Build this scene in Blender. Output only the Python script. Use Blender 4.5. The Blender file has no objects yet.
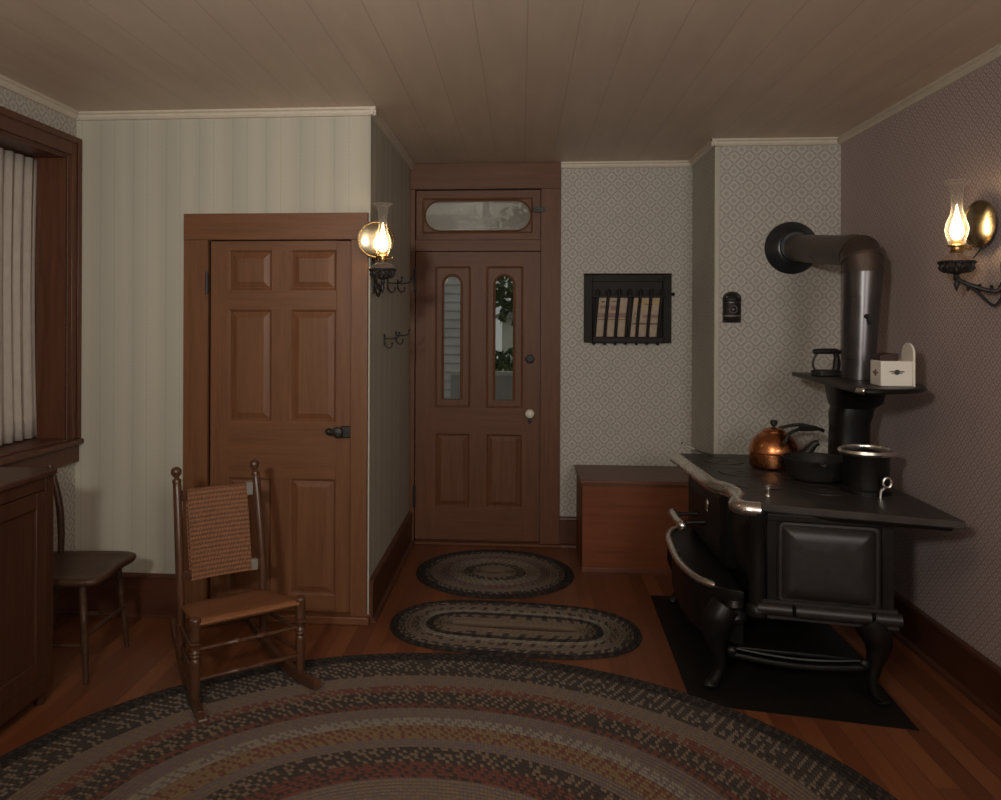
import bpy, bmesh, math, random
from mathutils import Vector, Matrix
random.seed(7)
PI = math.pi
SC = bpy.context.scene
COL = SC.collection
R = math.radians

# ------------------------------------------------------------------ camera
H = 2.656          # ceiling height
EYE = 1.565
XL, XR, XJ = -2.36, 1.895, -0.777       # left wall, right wall, closet return wall
YC, YB, YCH = 4.08, 5.585, 4.93        # closet front, back wall, chimney breast
XCH = 1.166
YREAR = -1.7
F_PX, PPX, PPY = 800.0, 457.0, 319.7
YAW, ROLL = math.atan(64 / 800.0), 0.004
cd = bpy.data.cameras.new('camera')
cam = bpy.data.objects.new('camera', cd)
COL.objects.link(cam)
cd.sensor_fit = 'HORIZONTAL'
cd.sensor_width = 36
cd.lens = 36 * F_PX / 1001
cd.shift_x = (500.5 - PPX) / 1001
cd.shift_y = (PPY - 400) / 1001
cd.clip_start = 0.02
cam.matrix_world = Matrix.Translation((0, 0, EYE)) @ Matrix.Rotation(YAW, 4, 'Z') @ Matrix.Rotation(PI / 2, 4, 'X') @ Matrix.Rotation(ROLL, 4, 'Z')
SC.camera = cam

# ------------------------------------------------------------------ materials
class NT:
    def __init__(s, name):
        s.m = bpy.data.materials.new(name)
        s.m.use_nodes = True
        s.t = s.m.node_tree
        s.t.nodes.clear()
        s.out = s.t.nodes.new('ShaderNodeOutputMaterial')
    def n(s, kind, **kw):
        nd = s.t.nodes.new(kind)
        for k, v in kw.items():
            if k == 'i':
                for kk, vv in v.items():
                    nd.inputs[kk].default_value = vv
            else:
                setattr(nd, k, v)
        return nd
    def l(s, a, b):
        s.t.links.new(a, b)
    def val(s, x, sock):
        if isinstance(x, (int, float)):
            sock.default_value = x
        else:
            s.l(x, sock)
    def math(s, op, a, b=None, c=None, clamp=False):
        nd = s.n('ShaderNodeMath', operation=op, use_clamp=clamp)
        s.val(a, nd.inputs[0])
        if b is not None: s.val(b, nd.inputs[1])
        if c is not None: s.val(c, nd.inputs[2])
        return nd.outputs[0]
    def mix(s, f, a, b, mode='MIX'):
        nd = s.n('ShaderNodeMix', data_type='RGBA', blend_type=mode)
        s.val(f, nd.inputs[0])
        for x, k in ((a, 6), (b, 7)):
            if isinstance(x, (tuple, list)):
                nd.inputs[k].default_value = (*x[:3], 1)
            else:
                s.l(x, nd.inputs[k])
        return nd.outputs[2]
    def ramp(s, f, stops, interp='LINEAR'):
        nd = s.n('ShaderNodeValToRGB')
        cr = nd.color_ramp
        cr.interpolation = interp
        while len(cr.elements) < len(stops):
            cr.elements.new(0.5)
        for e, (p, c) in zip(cr.elements, stops):
            e.position = p
            e.color = (*c[:3], 1)
        s.l(f, nd.inputs[0])
        return nd.outputs[0]
    def pos(s):
        g = s.n('ShaderNodeNewGeometry')
        x = s.n('ShaderNodeSeparateXYZ')
        s.l(g.outputs['Position'], x.inputs[0])
        return g.outputs['Position'], x.outputs
    def obj(s, scale=(1, 1, 1)):
        tc = s.n('ShaderNodeTexCoord')
        mp = s.n('ShaderNodeMapping')
        mp.inputs['Scale'].default_value = scale
        s.l(tc.outputs['Object'], mp.inputs[0])
        return mp.outputs[0]
    def noise(s, vec, scale=5, detail=3, rough=0.5, dist=0):
        nd = s.n('ShaderNodeTexNoise')
        nd.inputs['Scale'].default_value = scale
        nd.inputs['Detail'].default_value = detail
        nd.inputs['Roughness'].default_value = rough
        nd.inputs['Distortion'].default_value = dist
        if vec is not None: s.l(vec, nd.inputs['Vector'])
        return nd.outputs['Fac']
    def bump(s, h, strength=0.3, dist=0.01):
        b = s.n('ShaderNodeBump')
        b.inputs['Strength'].default_value = strength
        b.inputs['Distance'].default_value = dist
        s.l(h, b.inputs['Height'])
        return b.outputs[0]
    def bsdf(s, color, rough=0.5, metal=0.0, spec=0.5, normal=None, coat=0.0):
        b = s.n('ShaderNodeBsdfPrincipled')
        if isinstance(color, (tuple, list)):
            b.inputs['Base Color'].default_value = (*color[:3], 1)
        else:
            s.l(color, b.inputs['Base Color'])
        s.val(rough, b.inputs['Roughness'])
        s.val(metal, b.inputs['Metallic'])
        b.inputs['Specular IOR Level'].default_value = spec
        b.inputs['Coat Weight'].default_value = coat
        b.inputs['Coat Roughness'].default_value = 0.2
        if normal is not None: s.l(normal, b.inputs['Normal'])
        s.l(b.outputs[0], s.out.inputs[0])
        return b

def M_wood(name, c1, c2, grain='Z', scale=1.0, rough=0.42, coat=0.0, spec=0.4):
    t = NT(name)
    st = {'Z': (16, 16, 1.1), 'X': (1.1, 16, 16), 'Y': (16, 1.1, 16)}[grain]
    v = t.obj(tuple(k * scale for k in st))
    n1 = t.noise(v, 2.2, 5, 0.6, 0.6)
    v2 = t.obj(tuple(k * scale * 5 for k in st))
    n2 = t.noise(v2, 3, 3, 0.5)
    f = t.math('ADD', t.math('MULTIPLY', n1, 0.75), t.math('MULTIPLY', n2, 0.25))
    c = t.ramp(f, [(0.3, c2), (0.62, c1)])
    t.bsdf(c, rough, 0, spec, t.bump(n2, 0.08, 0.002), coat)
    return t.m

def M_plain(name, c, rough=0.5, metal=0.0, spec=0.5, var=0.15, nscale=20, bump=0.0, coat=0.0):
    t = NT(name)
    n = t.noise(t.obj(), nscale, 3)
    lo = tuple(k * (1 - var) for k in c)
    hi = tuple(min(1, k * (1 + var)) for k in c)
    col = t.ramp(n, [(0.3, lo), (0.7, hi)])
    r = t.math('ADD', rough - 0.06, t.math('MULTIPLY', n, 0.12))
    t.bsdf(col, r, metal, spec, t.bump(n, bump, 0.003) if bump else None, coat)
    return t.m

def M_diamond(name, P=0.088, tone=(1, 1, 1), soft=1.0):
    """small lattice of diamonds with a ring in every cell"""
    tn = lambda c: tuple(a * b for a, b in zip(c, tone))
    t = NT(name)
    p, s = t.pos()
    h = t.math('ADD', s[0], s[1])
    a = t.math('DIVIDE', t.math('ADD', h, s[2]), P)
    b = t.math('DIVIDE', t.math('SUBTRACT', h, s[2]), P)
    fa = t.math('SUBTRACT', t.math('FRACT', a), 0.5)
    fb = t.math('SUBTRACT', t.math('FRACT', b), 0.5)
    r = t.math('SQRT', t.math('ADD', t.math('MULTIPLY', fa, fa), t.math('MULTIPLY', fb, fb)))
    e = t.math('MAXIMUM', t.math('ABSOLUTE', fa), t.math('ABSOLUTE', fb))
    q = t.math('ADD', t.math('MULTIPLY', e, 0.25), t.math('MULTIPLY', r, 0.75))     # rounded diamond distance
    ring = t.math('SUBTRACT', 1.0, t.math('MULTIPLY', t.math('ABSOLUTE', t.math('SUBTRACT', q, 0.32)), 13.0), clamp=True)
    ring2 = t.math('SUBTRACT', 1.0, t.math('MULTIPLY', t.math('ABSOLUTE', t.math('SUBTRACT', q, 0.235)), 20.0), clamp=True)
    line = t.math('MULTIPLY', t.math('SUBTRACT', e, 0.43), 18.0, clamp=True)
    dot = t.math('SUBTRACT', 1.0, t.math('MULTIPLY', r, 6.0), clamp=True)
    knot = t.math('SUBTRACT', 1.0, t.math('MULTIPLY', t.math('SUBTRACT', 0.71, r), 7.0), clamp=True)
    n = t.noise(p, 9, 3)
    c = t.ramp(n, [(0.3, tn((0.46, 0.41, 0.365))), (0.7, tn((0.50, 0.445, 0.395)))])
    c = t.mix(t.math('MULTIPLY', line, 0.75 * soft), c, tn((0.25, 0.23, 0.215)))
    c = t.mix(t.math('MULTIPLY', ring2, 0.5 * soft), c, tn((0.33, 0.29, 0.27)))
    c = t.mix(t.math('MULTIPLY', ring, 0.75 * soft), c, tn((0.67, 0.62, 0.55)))
    c = t.mix(t.math('MULTIPLY', dot, 0.85), c, tn((0.33, 0.25, 0.24)))
    c = t.mix(t.math('MULTIPLY', knot, 0.8), c, tn((0.64, 0.59, 0.53)))
    t.bsdf(c, 0.7, 0, 0.25)
    return t.m

def M_stripe(name):
    """pale green-grey watered stripes with fine dotted lines"""
    t = NT(name)
    p, s = t.pos()
    h = t.math('ADD', s[0], s[1])
    mp = t.n('ShaderNodeMapping')
    mp.inputs['Scale'].default_value = (1, 1, 0.12)
    t.l(p, mp.inputs[0])
    wob = t.math('MULTIPLY', t.math('SUBTRACT', t.noise(mp.outputs[0], 6, 4), 0.5), 0.05)
    hw = t.math('ADD', h, wob)
    f1 = t.math('FRACT', t.math('DIVIDE', hw, 0.36))
    broad = t.ramp(f1, [(0.0, (0.50, 0.465, 0.375)), (0.16, (0.445, 0.425, 0.36)), (0.34, (0.48, 0.455, 0.38)),
                        (0.52, (0.52, 0.49, 0.405)), (0.66, (0.455, 0.432, 0.365)), (0.84, (0.525, 0.495, 0.41)), (1.0, (0.51, 0.48, 0.40))])
    f2 = t.math('FRACT', t.math('DIVIDE', h, 0.18))
    d1 = t.math('ABSOLUTE', t.math('SUBTRACT', f2, 0.3))
    d2 = t.math('ABSOLUTE', t.math('SUBTRACT', f2, 0.72))
    thin = t.math('SUBTRACT', 1.0, t.math('MULTIPLY', t.math('MINIMUM', d1, d2), 45.0), clamp=True)
    dots = t.math('GREATER_THAN', t.math('FRACT', t.math('DIVIDE', s[2], 0.022)), 0.45)
    thin = t.math('MULTIPLY', thin, t.math('ADD', 0.25, t.math('MULTIPLY', dots, 0.3)))
    c = t.mix(thin, broad, (0.28, 0.29, 0.25))
    mot = t.noise(p, 5, 4)
    c = t.mix(t.math('MULTIPLY', mot, 0.12), c, (0.36, 0.36, 0.30))
    t.bsdf(c, 0.7, 0, 0.25)
    return t.m

def M_floor(name):
    t = NT(name)
    p, s = t.pos()
    W = 0.082
    xi = t.math('DIVIDE', s[0], W)
    ix = t.math('FLOOR', xi)
    fx = t.math('FRACT', xi)
    wn = t.n('ShaderNodeTexWhiteNoise', noise_dimensions='1D')
    t.l(ix, wn.inputs['W'])
    seg = t.math('FLOOR', t.math('ADD', t.math('DIVIDE', s[1], 2.3), t.math('MULTIPLY', wn.outputs['Value'], 7)))
    wn2 = t.n('ShaderNodeTexWhiteNoise', noise_dimensions='2D')
    cb = t.n('ShaderNodeCombineXYZ')
    t.l(ix, cb.inputs[0]); t.l(seg, cb.inputs[1])
    t.l(cb.outputs[0], wn2.inputs['Vector'])
    mp = t.n('ShaderNodeMapping')
    mp.inputs['Scale'].default_value = (26, 1.6, 1)
    t.l(p, mp.inputs[0])
    g = t.noise(mp.outputs[0], 2.0, 5, 0.6, 0.5)
    f = t.math('ADD', t.math('MULTIPLY', g, 0.6), t.math('MULTIPLY', wn2.outputs['Value'], 0.4))
    c = t.ramp(f, [(0.2, (0.115, 0.037, 0.016)), (0.5, (0.18, 0.06, 0.024)), (0.8, (0.245, 0.092, 0.036))])
    seam = t.math('MULTIPLY', t.math('SUBTRACT', t.math('ABSOLUTE', t.math('SUBTRACT', fx, 0.5)), 0.475), 40.0, clamp=True)
    c = t.mix(t.math('MULTIPLY', seam, 0.75), c, (0.03, 0.012, 0.007))
    t.bsdf(c, t.math('ADD', 0.30, t.math('MULTIPLY', g, 0.2)), 0, 0.45, t.bump(t.math('SUBTRACT', 1.0, seam), 0.25, 0.004))
    return t.m

def M_ceiling(name):
    t = NT(name)
    p, s = t.pos()
    fx = t.math('FRACT', t.math('DIVIDE', t.math('ADD', s[0], 10.05), 0.19))
    seam = t.math('MULTIPLY', t.math('SUBTRACT', t.math('ABSOLUTE', t.math('SUBTRACT', fx, 0.5)), 0.485), 60.0, clamp=True)
    mp = t.n('ShaderNodeMapping'); mp.inputs['Scale'].default_value = (5, 0.8, 1)
    t.l(p, mp.inputs[0])
    g = t.noise(mp.outputs[0], 2, 4)
    c = t.ramp(g, [(0.3, (0.66, 0.535, 0.43)), (0.7, (0.73, 0.60, 0.485))])
    c = t.mix(t.math('MULTIPLY', seam, 0.45), c, (0.30, 0.23, 0.17))
    t.bsdf(c, 0.5, 0, 0.35, t.bump(t.math('SUBTRACT', 1.0, seam), 0.3, 0.004))
    return t.m

def M_braid(name, bands, cell=0.03):
    """bands: list of (ring position 0..1 from the rim, base colour, fleck colour, fleck share); uv.x = metres along, uv.y = ring index / ring count, second uv for ring number"""
    t = NT(name)
    uv = t.n('ShaderNodeUVMap', uv_map='braid')
    s = t.n('ShaderNodeSeparateXYZ'); t.l(uv.outputs[0], s.inputs[0])
    u, v = s.outputs[0], s.outputs[1]
    ring = t.math('FLOOR', v)
    fv = t.math('FRACT', v)
    uv2 = t.n('ShaderNodeUVMap', uv_map='band')
    s2 = t.n('ShaderNodeSeparateXYZ'); t.l(uv2.outputs[0], s2.inputs[0])
    bpos = s2.outputs[0]
    # wobble the boundary by a fraction of a ring
    base = t.ramp(bpos, [(b[0], b[1]) for b in bands], 'CONSTANT')
    fl = t.ramp(bpos, [(b[0], b[2]) for b in bands], 'CONSTANT')
    sh = t.ramp(bpos, [(b[0], (b[3],) * 3) for b in bands], 'CONSTANT')
    # chevron: the two halves of a braid lean opposite ways
    ch = t.math('ABSOLUTE', t.math('SUBTRACT', fv, 0.5))
    cu = t.math('ADD', t.math('DIVIDE', u, cell), t.math('ADD', t.math('MULTIPLY', ch, 0.9), t.math('MULTIPLY', ring, 0.37)))
    side = t.math('GREATER_THAN', fv, 0.5)
    cu = t.math('ADD', cu, t.math('MULTIPLY', side, 0.5))
    iu = t.math('FLOOR', cu)
    fu = t.math('FRACT', cu)
    cb = t.n('ShaderNodeCombineXYZ')
    t.l(iu, cb.inputs[0]); t.l(ring, cb.inputs[1]); t.l(side, cb.inputs[2])
    wn = t.n('ShaderNodeTexWhiteNoise', noise_dimensions='3D'); t.l(cb.outputs[0], wn.inputs['Vector'])
    third = t.math('FRACT', t.math('ADD', t.math('DIVIDE', t.math('ADD', t.math('ADD', iu, side), ring), 3.0), t.math('MULTIPLY', t.math('GREATER_THAN', wn.outputs['Value'], .8), 0.34)))
    k = t.math('LESS_THAN', third, sh)
    c = t.mix(k, base, fl)
    sep = t.math('MULTIPLY', t.math('SUBTRACT', t.math('ABSOLUTE', t.math('SUBTRACT', fu, 0.5)), 0.36), 6.0, clamp=True)
    edge = t.math('MULTIPLY', t.math('SUBTRACT', ch, 0.38), 6.0, clamp=True)
    dark = t.math('MAXIMUM', sep, edge)
    c = t.mix(t.math('MULTIPLY', dark, 0.45), c, (0.02, 0.017, 0.015))
    n = t.noise(t.obj(), 300, 2)
    c = t.mix(t.math('MULTIPLY', n, 0.3), c, (0.05, 0.04, 0.035))
    t.bsdf(c, 0.95, 0, 0.1, t.bump(t.math('SUBTRACT', 1.0, dark), 0.6, 0.006))
    return t.m

def M_weave(name, c1, c2, sx=0.012, sz=0.02, uvmap=False, u=0, v=2):
    t = NT(name)
    tc = t.n('ShaderNodeTexCoord')
    s = t.n('ShaderNodeSeparateXYZ'); t.l(tc.outputs['Object'], s.inputs[0])
    a = t.math('DIVIDE', s.outputs[u], sx); b = t.math('DIVIDE', s.outputs[v], sz)
    fa, fb = t.math('FRACT', a), t.math('FRACT', b)
    par = t.math('FLOORED_MODULO', t.math('ADD', t.math('FLOOR', a), t.math('FLOOR', b)), 2.0)
    ra = t.math('SINE', t.math('MULTIPLY', fa, PI)); rb = t.math('SINE', t.math('MULTIPLY', fb, PI))
    hgt = t.math('ADD', t.math('MULTIPLY', par, ra), t.math('MULTIPLY', t.math('SUBTRACT', 1.0, par), rb))
    n = t.noise(tc.outputs['Object'], 60, 3)
    f = t.math('ADD', t.math('MULTIPLY', hgt, 0.7), t.math('MULTIPLY', n, 0.4))
    c = t.ramp(f, [(0.3, c2), (0.85, c1)])
    t.bsdf(c, 0.55, 0, 0.3, t.bump(hgt, 0.6, 0.004))
    return t.m

def M_glass(name, tint=(1, 1, 1), refl=1.0, rough=0.02, scatter=0.0):
    t = NT(name)
    tr = t.n('ShaderNodeBsdfTransparent'); tr.inputs[0].default_value = (*tint, 1)
    gl = t.n('ShaderNodeBsdfGlossy'); gl.inputs['Roughness'].default_value = rough
    lw = t.n('ShaderNodeLayerWeight'); lw.inputs['Blend'].default_value = 0.5
    mx = t.n('ShaderNodeMixShader')
    f = t.math('MULTIPLY', t.math('ADD', 0.04, t.math('MULTIPLY', t.math('POWER', lw.outputs['Facing'], 2.5), 0.75)), refl, clamp=True)
    t.l(f, mx.inputs[0]); t.l(tr.outputs[0], mx.inputs[1]); t.l(gl.outputs[0], mx.inputs[2])
    if scatter:
        df = t.n('ShaderNodeBsdfDiffuse'); df.inputs[0].default_value = (.9, .85, .8, 1)
        tl = t.n('ShaderNodeBsdfTranslucent'); tl.inputs[0].default_value = (.9, .85, .8, 1)
        m2 = t.n('ShaderNodeMixShader'); m2.inputs[0].default_value = .5
        t.l(df.outputs[0], m2.inputs[1]); t.l(tl.outputs[0], m2.inputs[2])
        m3 = t.n('ShaderNodeMixShader')
        t.l(t.math('ADD', scatter * .35, t.math('MULTIPLY', t.math('POWER', lw.outputs['Facing'], 3.0), scatter * 3.0)), m3.inputs[0])
        t.l(mx.outputs[0], m3.inputs[1]); t.l(m2.outputs[0], m3.inputs[2])
        mx = m3
    t.l(mx.outputs[0], t.out.inputs[0])
    return t.m

def M_emit(name, c, s):
    t = NT(name)
    e = t.n('ShaderNodeEmission'); e.inputs[0].default_value = (*c, 1); e.inputs[1].default_value = s
    t.l(e.outputs[0], t.out.inputs[0])
    return t.m

MAT = {}
MAT['diamond'] = M_diamond('diamond_wallpaper', 0.088, (.955, 1.0, 1.0))
MAT['smalldiamond'] = M_diamond('small_diamond_wallpaper', 0.052, (.93, .83, .90), 1.6)
MAT['stripe'] = M_stripe('striped_wallpaper')
MAT['floor'] = M_floor('pine_floorboards')
MAT['ceiling'] = M_ceiling('painted_ceiling_boards')
MAT['cornice'] = M_plain('cream_paint', (0.62, 0.55, 0.45), 0.5, var=0.05)
MAT['bead'] = M_plain('pale_bead_paint', (0.47, 0.44, 0.36), 0.5, var=0.05)
DW1, DW2 = (0.185, 0.080, 0.035), (0.13, 0.052, 0.023)
MAT['doorV'] = M_wood('grained_door_wood', DW1, DW2, 'Z', 1.0, 0.45, spec=0.32)
MAT['doorH'] = M_wood('grained_rail_wood', DW1, DW2, 'X', 1.0, 0.45, spec=0.32)
MAT['door2V'] = M_wood('dark_door_wood', (0.145, 0.058, 0.026), (0.10, 0.037, 0.018), 'Z', 1.0, 0.5, spec=0.28)
MAT['door2H'] = M_wood('dark_rail_wood', (0.145, 0.058, 0.026), (0.10, 0.037, 0.018), 'X', 1.0, 0.5, spec=0.28)
MAT['baseX'] = M_wood('baseboard_wood', (0.10, 0.037, 0.019), (0.06, 0.022, 0.012), 'X', 1, 0.4)
MAT['baseY'] = M_wood('baseboard_wood_long', (0.10, 0.037, 0.019), (0.06, 0.022, 0.012), 'Y', 1, 0.4)
MAT['windowwood'] = M_wood('window_wood', (0.13, 0.05, 0.026), (0.075, 0.028, 0.016), 'Z', 1, 0.4)
MAT['chair'] = M_wood('dark_chair_wood', (0.105, 0.047, 0.025), (0.05, 0.021, 0.012), 'Z', 2, 0.28, spec=0.5)
MAT['darkchair'] = M_wood('dark_plank_chair', (0.080, 0.040, 0.023), (0.038, 0.018, 0.011), 'X', 2, 0.38, spec=0.3)
MAT['cupboard'] = M_wood('cupboard_wood', (0.085, 0.036, 0.020), (0.045, 0.018, 0.011), 'Z', 1, 0.4)
MAT['chestfront'] = M_wood('red_chest_wood', (0.185, 0.056, 0.021), (0.13, 0.036, 0.015), 'X', 0.7, 0.5, spec=0.25)
MAT['chesttop'] = M_wood('chest_lid_wood', (0.155, 0.062, 0.034), (0.10, 0.036, 0.021), 'X', 0.8, 0.35)
MAT['cane'] = M_weave('woven_splint', (0.29, 0.135, 0.068), (0.07, 0.028, 0.016), 0.0062, 0.019)
MAT['caneseat'] = M_weave('woven_splint_seat', (0.30, 0.125, 0.052), (0.15, 0.06, 0.027), 0.006, 0.006, u=0, v=1)
MAT['iron'] = M_plain('stove_black', (0.0075, 0.0066, 0.0062), 0.40, 0.0, 0.28, 0.2, 40, 0.06)
MAT['ironpanel'] = M_plain('satin_stove_black', (0.022, 0.019, 0.018), 0.42, 0.0, 0.45, 0.2, 30, 0.04)
MAT['irontop'] = M_plain('stove_top_black', (0.038, 0.031, 0.028), 0.42, 0.0, 0.4, 0.25, 12, 0.05)
MAT['castblack'] = M_plain('cast_iron', (0.018, 0.016, 0.015), 0.5, 0.0, 0.4, 0.25, 60, 0.15)
MAT['nickel'] = M_plain('nickel_trim', (0.88, 0.85, 0.80), 0.26, 1.0, 0.5, 0.04, 14)
MAT['pipe'] = M_plain('blued_stovepipe', (0.125, 0.118, 0.125), 0.34, 0.85, 0.5, 0.15, 8)
MAT['pipebrown'] = M_plain('brown_stovepipe', (0.115, 0.088, 0.076), 0.42, 0.75, 0.5, 0.15, 8)
MAT['collar'] = M_plain('black_collar', (0.07, 0.075, 0.085), 0.34, 0.8, 0.5, 0.15, 8)
MAT['copper'] = M_plain('copper', (0.66, 0.27, 0.115), 0.27, 1.0, 0.5, 0.12, 18)
MAT['mat'] = M_plain('black_stove_board', (0.011, 0.009, 0.008), 0.6, 0, 0.2, 0.2, 10)
MAT['enamel'] = M_plain('white_enamel', (0.86, 0.81, 0.72), 0.3, 0, 0.5, 0.04, 6)
MAT['lidwood'] = M_wood('salt_lid_wood', (0.05, 0.022, 0.017), (0.03, 0.013, 0.010), 'Y', 3, 0.45)
MAT['mark'] = M_plain('dark_blue_mark', (0.05, 0.05, 0.06), 0.5)
MAT['paper'] = M_plain('old_newsprint', (0.47, 0.37, 0.28), 0.85, 0, 0.1, 0.12, 30)
MAT['ink'] = M_plain('faded_ink', (0.16, 0.11, 0.09), 0.9, 0, 0.1)
MAT['ochre'] = M_plain('ochre_band', (0.50, 0.36, 0.18), 0.85, 0, 0.1)
MAT['mauve'] = M_plain('mauve_print', (0.30, 0.20, 0.18), 0.9, 0, 0.1)
MAT['rack'] = M_plain('black_lacquer', (0.016, 0.0135, 0.013), 0.55, 0, 0.2, 0.2, 30)
MAT['porcelain'] = M_plain('white_porcelain', (0.75, 0.70, 0.60), 0.2, 0, 0.5, 0.03)
MAT['brass'] = M_plain('brass', (0.60, 0.40, 0.17), 0.3, 1.0, 0.5, 0.12)
MAT['striker'] = M_plain('rubbed_iron', (.16, .13, .09), .6)
MAT['reflector'] = M_plain('mercury_reflector', (0.40, 0.33, 0.22), 0.24, 1.0, 0.5, 0.2, 25)
MAT['lampglass'] = M_glass('lamp_chimney_glass', (0.98, 0.97, 0.95), .35, .02, .24)
MAT['fontglass'] = M_glass('pink_font_glass', (0.90, 0.76, 0.70), .5, .02, .25)
MAT['flame'] = M_emit('flame', (1.0, 0.72, 0.38), 26.0)
MAT['windowglass'] = M_glass('window_glass', (0.78, 0.80, 0.78), 1.0)
MAT['transomglass'] = M_glass('transom_glass', (0.60, 0.58, 0.52), .8, 0.06, .8)
MAT['curtain'] = M_plain('white_curtain', (0.48, 0.43, 0.38), 0.9, 0, 0.1, 0.05)
MAT['clap'] = M_plain('grey_clapboard', (0.62, 0.58, 0.57), 0.8, 0, 0.2, 0.1, 4)
MAT['whitewash'] = M_plain('white_wall', (0.80, 0.78, 0.72), 0.8, 0, 0.2, 0.05, 3)
MAT['leaf'] = M_plain('leaf_green', (0.09, 0.14, 0.055), 0.7, 0, 0.2, 0.4, 6)
MAT['bark'] = M_plain('bark', (0.10, 0.08, 0.06), 0.9, 0, 0.1, 0.3, 12, 0.4)
MAT['grass'] = M_plain('grass_ground', (0.14, 0.17, 0.08), 0.9, 0, 0.1, 0.3, 3)
MAT['deck'] = M_plain('porch_boards', (0.30, 0.29, 0.27), 0.8, 0, 0.2, 0.1, 3)
MAT['tape'] = M_plain('pale_wrap', (0.24, 0.22, 0.19), 0.6, 0, 0.3)

# ------------------------------------------------------------------ mesh helpers
class MB:
    def __init__(s): s.b = bmesh.new()
    def quadgrid(s, rows, closed_u=False, closed_v=False):
        vs = [[s.b.verts.new(p) for p in r] for r in rows]
        nr, nc = len(vs), len(vs[0])
        for i in range(nr if closed_v else nr - 1):
            for j in range(nc if closed_u else nc - 1):
                a, b_ = vs[i][j], vs[i][(j + 1) % nc]
                c, d = vs[(i + 1) % nr][(j + 1) % nc], vs[(i + 1) % nr][j]
                try: s.b.faces.new((a, b_, c, d))
                except ValueError: pass
        return vs
    def box(s, x0, x1, y0, y1, z0, z1):
        x0, x1 = sorted((x0, x1)); y0, y1 = sorted((y0, y1)); z0, z1 = sorted((z0, z1))
        v = [s.b.verts.new((x, y, z)) for x in (x0, x1) for y in (y0, y1) for z in (z0, z1)]
        for f in ((0, 1, 3, 2), (4, 6, 7, 5), (0, 4, 5, 1), (2, 3, 7, 6), (0, 2, 6, 4), (1, 5, 7, 3)):
            s.b.faces.new([v[i] for i in f])
        return s
    def loft(s, rings, caps=True):
        vs = s.quadgrid(rings, closed_u=True)
        if caps:
            s.b.faces.new(list(reversed(vs[0]))); s.b.faces.new(vs[-1])
        return s
    def prism(s, poly, z0, z1):
        """poly in xy, counter-clockwise"""
        lo = [s.b.verts.new((p[0], p[1], z0)) for p in poly]
        hi = [s.b.verts.new((p[0], p[1], z1)) for p in poly]
        n = len(poly)
        for i in range(n):
            s.b.faces.new((lo[i], lo[(i + 1) % n], hi[(i + 1) % n], hi[i]))
        s.b.faces.new(list(reversed(lo))); s.b.faces.new(hi)
        return s
    def lathe(s, prof, seg=32, mat=None, sx=1.0, sy=1.0, caps=True):
        """prof: [(r, z)...] round the z axis; mat places it"""
        mat = mat or Matrix()
        rows = []
        for r, z in prof:
            r = max(r, 1e-4)
            rows.append([mat @ Vector((r * sx * math.cos(2 * PI * k / seg), r * sy * math.sin(2 * PI * k / seg), z)) for k in range(seg)])
        return s.loft(rows, caps)
    def tube(s, pts, rad, seg=12, caps=True, closed=False, flat=1.0, upv=None):
        pts = [Vector(p) for p in pts]
        n = len(pts)
        if isinstance(rad, (int, float)): rad = [rad] * n
        tang = []
        for i in range(n):
            if closed: d = pts[(i + 1) % n] - pts[i - 1]
            else: d = pts[min(i + 1, n - 1)] - pts[max(i - 1, 0)]
            tang.append(d.normalized())
        ref = Vector(upv) if upv else Vector((0, 0, 1))
        if abs(tang[0].dot(ref)) > 0.95: ref = Vector((1, 0, 0))
        nrm = (ref - tang[0] * ref.dot(tang[0])).normalized()
        rows = []
        for i in range(n):
            nrm = (nrm - tang[i] * nrm.dot(tang[i])).normalized()
            bn = tang[i].cross(nrm)
            rows.append([pts[i] + (nrm * math.cos(2 * PI * k / seg) * flat + bn * math.sin(2 * PI * k / seg)) * rad[i] for k in range(seg)])
        if closed: s.quadgrid(rows, True, True)
        else: s.loft(rows, caps)
        return s
    def ball(s, c, r, sx=1, sy=1, sz=1, seg=16, rings=10):
        prof = [(r * math.sin(PI * i / rings), -r * math.cos(PI * i / rings)) for i in range(rings + 1)]
        return s.lathe([(a, b * sz) for a, b in prof], seg, Matrix.Translation(c), sx, sy)
    def holed(s, outer, inner, place, t):
        """plate with a hole: outlines in 2D, place(u, v, w) -> 3D, thickness t along w"""
        def mk(w):
            o = [s.b.verts.new(place(u, v, w)) for u, v in outer]
            i = [s.b.verts.new(place(u, v, w)) for u, v in inner]
            es = [s.b.edges.new((o[k], o[(k + 1) % len(o)])) for k in range(len(o))]
            es += [s.b.edges.new((i[k], i[(k + 1) % len(i)])) for k in range(len(i))]
            bmesh.ops.triangle_fill(s.b, use_beauty=True, use_dissolve=False, edges=es)
            return o, i
        a, b_ = mk(0), mk(t)
        for p, q in zip(a, b_):
            for k in range(len(p)):
                s.b.faces.new((p[k], p[(k + 1) % len(p)], q[(k + 1) % len(q)], q[k]))
        return s
    def build(s, name, mat, parent=None, bevel=0.0, seg=2, sharp=35, loc=None):
        bmesh.ops.recalc_face_normals(s.b, faces=s.b.faces)
        me = bpy.data.meshes.new(name)
        s.b.to_mesh(me); s.b.free()
        me.materials.append(MAT[mat] if isinstance(mat, str) else mat)
        for p in me.polygons: p.use_smooth = True
        me.set_sharp_from_angle(angle=R(sharp))
        o = bpy.data.objects.new(name, me)
        COL.objects.link(o)
        if parent: o.parent = parent
        if loc: o.location = loc
        if bevel:
            m = o.modifiers.new('bevel', 'BEVEL')
            m.width = bevel; m.segments = seg; m.limit_method = 'ANGLE'; m.angle_limit = R(40)
        return o

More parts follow.
